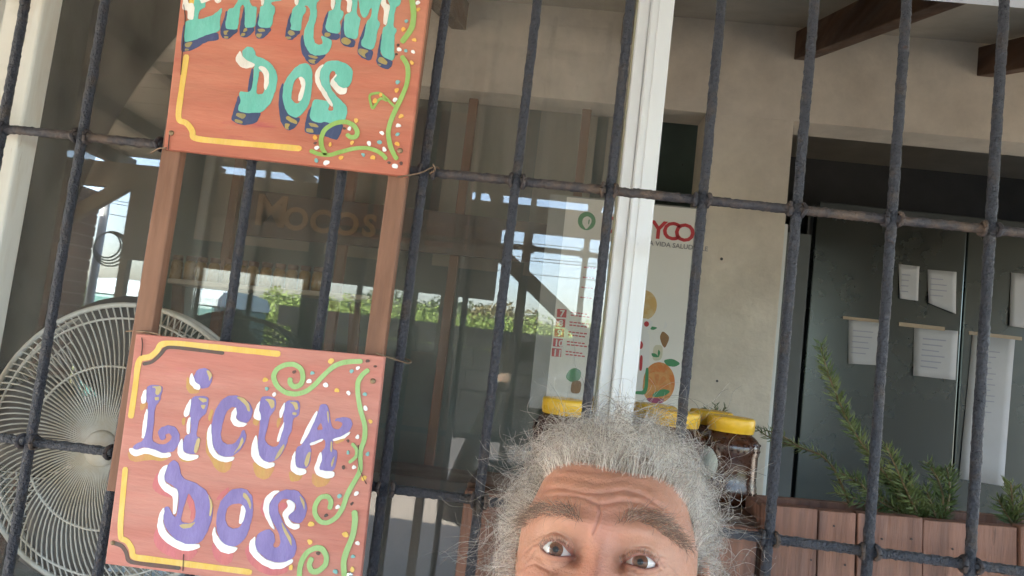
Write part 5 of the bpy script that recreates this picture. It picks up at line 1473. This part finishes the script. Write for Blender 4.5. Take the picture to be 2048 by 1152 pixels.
def skin_mat():
    mt = pm('skin', (.475, .228, .15), .44, .22, 120, col2=(.44, .205, .13), cscale=60, cmix=(.42, .66), bump=.8, bscale=700, bdist=.0010, spec=.45, sss=.25, col3=(.36, .15, .10), c3=(.63, .76), c3scale=110)
    N, L_ = mt.node_tree.nodes, mt.node_tree.links
    b = N['Principled BSDF']
    src = b.inputs['Base Color'].links[0].from_socket
    at_ = N.new('ShaderNodeAttribute'); at_.attribute_name = 'tint'
    sp = N.new('ShaderNodeSeparateColor'); L_.new(at_.outputs['Color'], sp.inputs[0])
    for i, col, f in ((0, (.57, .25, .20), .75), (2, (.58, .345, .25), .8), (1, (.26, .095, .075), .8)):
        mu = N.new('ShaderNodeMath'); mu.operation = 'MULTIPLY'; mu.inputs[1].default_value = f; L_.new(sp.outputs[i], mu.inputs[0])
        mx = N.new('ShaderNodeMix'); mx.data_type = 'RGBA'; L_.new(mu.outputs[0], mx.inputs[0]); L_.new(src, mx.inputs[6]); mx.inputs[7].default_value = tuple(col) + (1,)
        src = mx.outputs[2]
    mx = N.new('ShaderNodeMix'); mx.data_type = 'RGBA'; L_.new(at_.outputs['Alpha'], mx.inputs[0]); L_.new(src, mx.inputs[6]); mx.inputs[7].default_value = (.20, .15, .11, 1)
    L_.new(mx.outputs[2], b.inputs['Base Color'])
    return mt


SKIN = skin_mat()
me.materials.append(SKIN)
man = thing('person', (EYE[0], EYE[1] + .1, GZ), 'grey curly haired man with raised eyebrows taking the picture at arm length', 'person')

# neck, shoulders, arms: one skinned figure joined on to the head
def skin_mesh(verts, edges, radii, sub=2):
    m_ = bpy.data.meshes.new('tmp'); m_.from_pydata([tuple(map(float, v)) for v in verts], edges, [])
    o_ = bpy.data.objects.new('tmp', m_); COL.objects.link(o_)
    md = o_.modifiers.new('s', 'SKIN'); md.use_smooth_shade = True
    for i, r_ in enumerate(radii):
        rr = r_ if isinstance(r_, tuple) else (r_, r_)
        m_.skin_vertices[0].data[i].radius = rr; m_.skin_vertices[0].data[i].use_root = (i == 0)
    o_.modifiers.new('u', 'SUBSURF').levels = sub
    dg = bpy.context.evaluated_depsgraph_get(); dg.update()
    res = bpy.data.meshes.new_from_object(o_.evaluated_get(dg))
    bpy.data.objects.remove(o_)
    n_ = len(res.vertices); c_ = np.empty(n_ * 3); res.vertices.foreach_get('co', c_)
    return c_.reshape(-1, 3), [tuple(p.vertices) for p in res.polygons]


HC = hw((0, -.092, -.03))                                         # base of the skull
bx, by = HC[0], HC[1]
SZ = EYE[2] - .245                                                # shoulder height
pel = np.array([bx, by + .03, .78])
shR, shL = np.array([bx - .185, by + .015, SZ]), np.array([bx + .185, by + .015, SZ])
elR, elL = np.array([-.235, -.50, 1.13]), np.array([bx + .25, by + .03, .97])
wrR, wrL = np.array([-.150, -.815, 1.455]), np.array([bx + .26, by - .06, .74])
cv, cf = skin_mesh([HC, np.array([bx, by + .015, SZ + .07]), np.array([bx, by + .02, SZ + .0])], [(0, 1), (1, 2)], [.058, .056, .07])
fv, ff = skin_mesh([elR * .55 + shR * .45, elR, elR * .5 + wrR * .5, wrR], [(0, 1), (1, 2), (2, 3)], [.041, .038, .036, .026])
gv, gf = skin_mesh([elL * .55 + shL * .45, elL, elL * .5 + wrL * .5, wrL], [(0, 1), (1, 2), (2, 3)], [.041, .038, .036, .026])
# phone and hands
phc = CAM + RC @ np.array([-.055, -.0075, .0])


def hand(w, c, ax, upv, nrm, grip):
    """palm and five bent fingers; c palm centre, ax across the knuckles, upv along the fingers, nrm out of the palm"""
    c, ax, upv, nrm = [np.array(q, float) / (1 if i == 0 else np.linalg.norm(q)) for i, q in enumerate((c, ax, upv, nrm))]
    V_, F_ = [], []

    def add(v, f):
        k = sum(len(q) for q in V_); V_.append(v); F_.extend([tuple(i + k for i in t) for t in f])
    add(*skin_mesh([w, c - upv * .03, c, c + upv * .03], [(0, 1), (1, 2), (2, 3)], [.026, (.032, .02), (.038, .016), (.036, .013)]))
    for i, (o_, ln) in enumerate(((-.03, .062), (-.011, .074), (.009, .070), (.028, .055))):
        b0 = c + ax * o_ + upv * .03
        p1 = b0 + upv * ln * .45 + nrm * grip * .006; p2 = p1 + upv * ln * .3 + nrm * grip * ln * .28; p3 = p2 + upv * ln * .06 + nrm * grip * ln * .30
        add(*skin_mesh([b0 - upv * .012, b0 + upv * .004, p1, p2, p3], [(0, 1), (1, 2), (2, 3), (3, 4)], [.0095, .0095, .009, .0082, .007], 1))
    t0 = c - ax * .03 - upv * .015; t1 = t0 - ax * .022 + upv * .018 + nrm * .012; t2 = t1 + upv * .026 - ax * .004 + nrm * .012; t3 = t2 + upv * .018 + ax * .006 + nrm * .004
    add(*skin_mesh([t0, t1, t2, t3], [(0, 1), (1, 2), (2, 3)], [.014, .012, .0105, .0085], 1))
    return np.concatenate(V_), F_


hR = phc + RC @ np.array([-.075, -.022, -.022])
h1v, h1f = hand(wrR, hR, RC[:, 0], RC[:, 2], RC[:, 1], .8)
h2v, h2f = hand(wrL, wrL + np.array([.005, -.035, -.07]), np.array([0, 1, 0]), np.array([.05, -.3, -1]), np.array([-1, 0, 0]), .8)
nbase = len(me.vertices)
allv = [co]; allf = [tuple(p.vertices) for p in me.polygons]; k = nbase
for v_, f_ in ((cv, cf),):
    allv.append(v_); allf += [tuple(i + k for i in t_) for t_ in f_]; k += len(v_)
# ears
for s in (-1, 1):
    n1, n2 = 14, 20; vs = []
    for i in range(n1):
        for j in range(n2):
            th = math.pi * i / (n1 - 1); ph = 2 * math.pi * j / n2
            lx = math.sin(th) * math.cos(ph) * .017; lz = math.cos(th) * .032; ly = math.sin(th) * math.sin(ph) * .008
            hol = -.005 * math.exp(-((lx - .003) / .008) ** 2 - ((lz - .004) / .015) ** 2)
            vs.append(hw((s * (.0775 + ly * .9 + hol + .006), -.098 + lx * .9 - .004, -.012 + lz)))
    fs = [(i * n2 + j, i * n2 + (j + 1) % n2, (i + 1) * n2 + (j + 1) % n2, (i + 1) * n2 + j) for i in range(n1 - 1) for j in range(n2)]
    allv.append(np.array(vs)); allf += [tuple(i + k for i in t_) for t_ in fs]; k += len(vs)
AV = np.concatenate(allv)
m2 = bpy.data.meshes.new('body'); m2.from_pydata(AV.tolist(), [], allf); m2.materials.append(SKIN)
tv = np.zeros((len(AV), 4), 'f'); tv[:nbase] = rgba
at = m2.attributes.new('tint', 'FLOAT_COLOR', 'POINT'); at.data.foreach_set('color', tv.ravel())
m2.polygons.foreach_set('use_smooth', [True] * len(m2.polygons)); m2.update()
link('body', m2, man)
for (v1, f1), (v2, f2) in (((fv, ff), (h1v, h1f)), ((gv, gf), (h2v, h2f))):
    mb = MB(); mb.add(v1, f1); mb.add(v2, f2); mb.build('forearm', SKIN, man, smooth=True)
# clothes
shirt = pm('dark_shirt', (.035, .037, .045), .85, .3, 14, bump=.4, bscale=300, bdist=.001)
trous = pm('dark_trousers', (.022, .022, .026), .85, .3, 14, bump=.3, bscale=300)
sv, sf = skin_mesh([pel, np.array([bx, by + .03, 1.0]), np.array([bx, by + .02, SZ - .06]), np.array([bx, by + .02, SZ + .045]), shR, shR * .42 + elR * .58, shL, shL * .42 + elL * .58],
                   [(0, 1), (1, 2), (2, 3), (2, 4), (4, 5), (2, 6), (6, 7)], [(.17, .12), (.17, .115), (.16, .11), .068, .066, .056, .066, .056])
MB().add(sv, sf).build('shirt', shirt, man, smooth=True)
kn = [np.array([bx + s * .11, by + .01, .34]) for s in (-1, 1)]; an = [np.array([bx + s * .12, by + .04, GZ + .10]) for s in (-1, 1)]
hp = [np.array([bx + s * .095, by + .03, .70]) for s in (-1, 1)]
tv_, tf_ = skin_mesh([pel, hp[0], kn[0], an[0], hp[1], kn[1], an[1]], [(0, 1), (1, 2), (2, 3), (0, 4), (4, 5), (5, 6)], [(.165, .12), .095, .068, .05, .095, .068, .05])
MB().add(tv_, tf_).build('trousers', trous, man, smooth=True)
for s in range(2):
    b_ = an[s]
    v_, f_ = skin_mesh([b_ + np.array([0, .03, -.058]), b_ + np.array([0, -.06, -.064]), b_ + np.array([0, -.16, -.072])], [(0, 1), (1, 2)], [.042, .044, .03])
    MB().add(v_, f_).build('shoe', MT['rubber'], man, smooth=True)
mb = MB()
c8 = [(-.08, 0, -.037), (.08, 0, -.037), (.08, 0, .037), (-.08, 0, .037)]
mb.hexa([phc + RC @ np.array([q[0], -.004, q[2]]) for q in c8] + [phc + RC @ np.array([q[0], .004, q[2]]) for q in c8])
ph = thing('phone', phc, 'dark slim phone held up in the man raised hand', 'phone')
mb.build('case', pm('phone_case', (.02, .02, .022), .3, .1, 20), ph, bevel=.003)
mb = MB(); mb.hexa([phc + RC @ np.array([q[0] * .95, .0042, q[2] * .92]) for q in c8] + [phc + RC @ np.array([q[0] * .95, .0046, q[2] * .92]) for q in c8])
mb.build('screen', pm('phone_screen', (.015, .016, .02), .1, 0, 1, bump=0, spec=.5), ph)

# eyeballs
iris_m = pm('iris', (.12, .045, .024), .3, .4, 900, col2=(.16, .07, .035), cscale=700, bump=0, spec=.3)
white_m = pm('sclera', (.56, .51, .49), .25, .08, 200, col2=(.66, .50, .46), cscale=260, cmix=(.55, .75), bump=0, spec=.5, sss=.2)
pup_m = pm('pupil', (.004, .004, .004), .3, 0, 1, bump=0)
cor_m = glass_mat('cornea', 1.36, 0.0)
for k in range(2):
    c = hw(BALL[k]); tg = ray(IRIS[k][0], IRIS[k][1], 1.0) - CAM; tg /= np.linalg.norm(tg)
    # axis through the iris as seen from the lens
    oc = CAM - c; b_ = oc @ tg; disc = b_ * b_ - (oc @ oc - .0119 ** 2)
    if disc < 0: disc = 0
    hit = CAM + tg * (-b_ - math.sqrt(disc))
    axv = (hit - c) / np.linalg.norm(hit - c)
    e1 = np.cross(axv, [0, 0, 1]); e1 /= np.linalg.norm(e1); e2 = np.cross(axv, e1)
    n2 = 48

    def cap(angs, R_, flat=None):
        vs = []
        for a_ in angs:
            rr, hh = R_ * math.sin(a_), R_ * math.cos(a_)
            if flat is not None: hh = flat(rr)
            for j in range(n2):
                p_ = 2 * math.pi * j / n2
                vs.append(c + axv * hh + (e1 * math.cos(p_) + e2 * math.sin(p_)) * rr)
        m_ = len(angs)
        return vs, [(i * n2 + j, i * n2 + (j + 1) % n2, (i + 1) * n2 + (j + 1) % n2, (i + 1) * n2 + j) for i in range(m_ - 1) for j in range(n2)]
    ia = math.asin(.00585 / .0119)
    mb = MB(); mb.add(*cap(np.linspace(ia, math.pi, 22), .0119))
    eb = mb.build('eyeball', white_m, man, smooth=True)
    mb = MB(); mb.add(*cap(np.linspace(.20, ia, 8), .0119, lambda r_: .0119 * math.cos(ia) - .0004)); mb.build('iris', iris_m, eb, smooth=True)
    mb = MB(); mb.add(*cap(np.linspace(.004, .2, 4), .0119, lambda r_: .0119 * math.cos(ia) - .0005)); mb.build('pupil', pup_m, eb, smooth=True)
    mb = MB(); rc = .0080; ca = math.asin(.0060 / rc); off = .0119 * math.cos(ia) - rc * math.cos(ca)
    vs, fs = cap(np.linspace(.001, ca, 10), rc); mb.add([np.array(v) + axv * off for v in vs], fs); mb.build('cornea', cor_m, eb, smooth=True)


# ------------------------------------------------------------------ hair
def hair_obj(name, strands, radii, mat, parent):
    cu = bpy.data.hair_curves.new(name)
    cu.add_curves([len(s) for s in strands])
    pos = np.concatenate(strands).astype('f')
    cu.attributes['position'].data.foreach_set('vector', pos.ravel())
    ra = cu.attributes.get('radius') or cu.attributes.new('radius', 'FLOAT', 'POINT')
    ra.data.foreach_set('value', np.concatenate(radii).astype('f'))
    cu.materials.append(mat)
    return link(name, cu, parent)


def hair_mat(name, stops, rough=.35):
    mt = bpy.data.materials.new(name); mt.use_nodes = True
    N, L_ = mt.node_tree.nodes, mt.node_tree.links
    N.remove(N['Principled BSDF'])
    h = N.new('ShaderNodeBsdfHairPrincipled'); h.model = 'CHIANG'; h.parametrization = 'COLOR'
    h.inputs['Roughness'].default_value = rough; h.inputs['Radial Roughness'].default_value = .5
    hi = N.new('ShaderNodeHairInfo'); cr = N.new('ShaderNodeValToRGB')
    cr.color_ramp.elements[0].position = stops[0][0]; cr.color_ramp.elements[0].color = stops[0][1] + (1,)
    cr.color_ramp.elements[1].position = stops[-1][0]; cr.color_ramp.elements[1].color = stops[-1][1] + (1,)
    for p_, c_ in stops[1:-1]:
        e_ = cr.color_ramp.elements.new(p_); e_.color = c_ + (1,)
    L_.new(hi.outputs['Random'], cr.inputs[0]); L_.new(cr.outputs[0], h.inputs['Color']); L_.new(h.outputs[0], N['Material Output'].inputs[0])
    return mt


rng = np.random.default_rng(11)
lu = (Vh - EYE) @ HB; pu = to_px(Vh)
Nrm = np.zeros_like(Vh)
fn = np.cross(Vh[Fh[:, 1]] - Vh[Fh[:, 0]], Vh[Fh[:, 2]] - Vh[Fh[:, 0]])
for j in range(4): np.add.at(Nrm, Fh[:, j], fn)
Nrm /= np.linalg.norm(Nrm, axis=1)[:, None] + 1e-12
cen = hw((0, -.092, .0))
Nrm *= np.sign(np.sum(Nrm * (Vh - cen), 1))[:, None]
facing = np.sum(Nrm * (CAM - Vh), 1) > 0
infc = inside(pu, FACE)
dF = poly_dist(pu, FACE, True)
scalp = ((~(infc & facing)) & (lu[:, 2] > -.075) & (lu[:, 1] < np.where(lu[:, 2] > .045, .012, -.012))) | (infc & facing & (dF < 7) & (lu[:, 2] > .03) & (rng.random(len(lu)) < .45))
scalp &= ~((lu[:, 2] < -.02) & (lu[:, 1] > -.065))
ci = np.where(scalp)[0]
# even out: weight by local cell area
wA = np.zeros(len(Vh)); fa = np.linalg.norm(fn, axis=1)
for j in range(4): np.add.at(wA, Fh[:, j], fa)
pw_ = wA[ci]; pw_ /= pw_.sum()
upw = HB[:, 2]; rtw = HB[:, 0]; fww = HB[:, 1]


def curl_strand(p0, d0, n_, step, axis, om, drop, jit):
    pts = [p0]; d = d0 / np.linalg.norm(d0); ax_v = axis / np.linalg.norm(axis); p_ = p0
    for k_ in range(n_):
        w_ = om * (.25 + 1.0 * min(1, 1.6 * k_ / n_))
        c_, s_ = math.cos(w_), math.sin(w_)
        d = d * c_ + np.cross(ax_v, d) * s_ + ax_v * (ax_v @ d) * (1 - c_)
        d = d + jit[k_ % len(jit)] + np.array([0, 0, -drop]); d /= np.linalg.norm(d)
        p_ = p_ + d * step
        q = (p_ - cen)                                            # keep off the skull
        ql = np.array([q @ rtw / .080, q @ fww / .102, q @ upw / .108]); rn = np.linalg.norm(ql)
        if rn < 1.0: p_ = cen + q / rn * 1.0
        pts.append(p_)
    return np.array(pts)


strands, radii = [], []
NC = 1250
roots = rng.choice(ci, NC, p=pw_)
for rI in roots:
    l0 = lu[rI]; n0 = Nrm[rI]
    topf = sm(.025, .075, np.array([l0[2]]))[0]
    fan_ = l0[0] / .07
    base_d = n0 * (.95 - .45 * topf) + upw * (.80 * topf + .05) + rtw * (fan_ * .35 + rng.normal(0, .22)) + fww * (.15 * topf)
    if topf > .4: axis = rtw * rng.normal(.25, .9) + fww * rng.normal(0, 1.0) + upw * rng.normal(0, .3)
    else: axis = np.cross(n0, rng.normal(size=3)) + upw * rng.normal(0, .6) + n0 * rng.normal(0, .45)
    om = (rng.uniform(.34, .75) if topf < .4 else rng.uniform(.26, .70)) * rng.choice([-1, 1])
    nst = int(rng.integers(12, 21)); step = rng.uniform(.0034, .0052) * (1.0 - .16 * topf)
    if rng.random() < .25: nst = int(nst * .6)
    if topf > .4 and l0[1] > -.06:                                # combed up from the forehead, curling only at the tips
        base_d = upw * 1.0 + n0 * .35 + rtw * (fan_ * .35 + rng.normal(0, .18)); om *= .62; step *= 1.05
    clump_j = rng.normal(size=(6, 3)) * .07
    spr = rng.uniform(.02, .08)
    for _ in range(10):
        p0 = Vh[rI] + np.cross(n0, rng.normal(size=3)) * .0026 - n0 * .001
        d0 = base_d + rng.normal(size=3) * spr
        s_ = curl_strand(p0, d0, nst + int(rng.integers(-3, 4)), step * rng.uniform(.85, 1.15), axis + rng.normal(size=3) * spr, om * rng.uniform(.82, 1.2), .018, clump_j + rng.normal(size=(6, 3)) * .03)
        strands.append(s_); radii.append(np.linspace(.00016, .00009, len(s_)) * rng.uniform(.7, 1.3))
# short baby hairs along the front hairline
hl = np.where(infc & facing & (dF < 9) & (lu[:, 2] > .02))[0]
for rI in rng.choice(hl, 900):
    d0 = upw * 1.0 + Nrm[rI] * .5 + rtw * rng.normal(0, .3)
    s_ = curl_strand(Vh[rI], d0, int(rng.integers(5, 11)), rng.uniform(.0028, .0042), rng.normal(size=3), rng.uniform(.05, .4) * rng.choice([-1, 1]), .0, rng.normal(size=(5, 3)) * .05)
    strands.append(s_); radii.append(np.linspace(.00014, .00006, len(s_)))
# flyaways
for rI in rng.choice(ci, 650, p=pw_):
    n0 = Nrm[rI]; d0 = n0 + upw * rng.uniform(-.1, .5) + rng.normal(size=3) * .4
    s_ = curl_strand(Vh[rI], d0, int(rng.integers(14, 24)), rng.uniform(.0034, .0050), rng.normal(size=3), rng.uniform(.3, .65) * rng.choice([-1, 1]), .015, rng.normal(size=(5, 3)) * .08)
    strands.append(s_); radii.append(np.full(len(s_), .00011))
HM = hair_mat('grey_hair', [(0.0, (.04, .03, .025)), (.3, (.15, .125, .10)), (.55, (.38, .35, .29)), (1.0, (.82, .79, .71))])
hair_obj('hair', strands, radii, HM, man)

# eyebrows and lashes
BROW = [z5([(220, 255), (255, 150), (340, 70), (430, 28), (560, 50), (690, 60), (750, 110), (820, 210), (790, 250), (700, 205), (560, 165), (430, 150), (330, 190), (250, 270)]),
        z5([(1120, 265), (1180, 190), (1280, 115), (1400, 90), (1520, 105), (1620, 180), (1700, 280), (1780, 400), (1840, 450), (1760, 470), (1640, 375), (1500, 280), (1350, 215), (1200, 245)])]
fr_i = np.where(facing & infc)[0]
pf = pu[fr_i]
es, er = [], []
for k, bp in enumerate(BROW):
    cand = fr_i[inside(pf, bp)]
    xs = pu[cand, 0]; x0_, x1_ = xs.min(), xs.max()
    for rI in rng.choice(cand, 600):
        u = (pu[rI, 0] - x0_) / (x1_ - x0_)
        if k == 1: u = 1 - u                                      # 0 = outer end
        side = -1 if k == 0 else 1
        inner = sm(.45, 1.0, np.array([u]))[0]
        dens = .35 if u > .85 else 1
        if rng.random() > dens: continue
        d0 = rtw * side * (1 - .75 * inner) + upw * (.15 + .75 * inner - .5 * (1 - u) ** 2) + Nrm[rI] * .55 + rng.normal(size=3) * .30
        n_ = int(rng.integers(5, 12)); s_ = [Vh[rI] - Nrm[rI] * .0005]; d = d0 / np.linalg.norm(d0)
        bend = rng.normal(size=3) * .12 - upw * .06 + rtw * side * .05
        for q in range(n_):
            s_.append(s_[-1] + d * rng.uniform(.0012, .0019)); d = d + bend; d /= np.linalg.norm(d)
        es.append(np.array(s_)); er.append(np.linspace(.00015, .00006, len(s_)))
BM = hair_mat('brow_hair', [(0.0, (.018, .012, .009)), (.5, (.05, .036, .026)), (.78, (.13, .10, .075)), (1.0, (.6, .53, .44))])
hair_obj('eyebrow_hair', es, er, BM, man)
ls, lr = [], []
for k in range(2):
    poly = np.array(EYEP[k]); cy_ = poly[:, 1].mean()
    for q in range(len(poly)):
        a_, b_ = poly[q], poly[(q + 1) % len(poly)]
        if (a_[1] + b_[1]) / 2 > cy_ + 2: continue
        for t_ in np.linspace(0, 1, 3):
            pp = a_ + (b_ - a_) * t_
            dep = ((hw(BALL[k]) - CAM) @ RC)[1] - .0128
            p0 = ray(pp[0], pp[1], dep)
            d = fww * .9 + upw * .55 + rtw * (pp[0] - poly[:, 0].mean()) / 60 + rng.normal(size=3) * .15; d /= np.linalg.norm(d)
            s_ = [p0]
            for j in range(5): s_.append(s_[-1] + d * .0011); d = d + upw * .16; d /= np.linalg.norm(d)
            ls.append(np.array(s_)); lr.append(np.linspace(.00009, .00003, len(s_)))
hair_obj('eyelashes', ls, lr, BM, man)
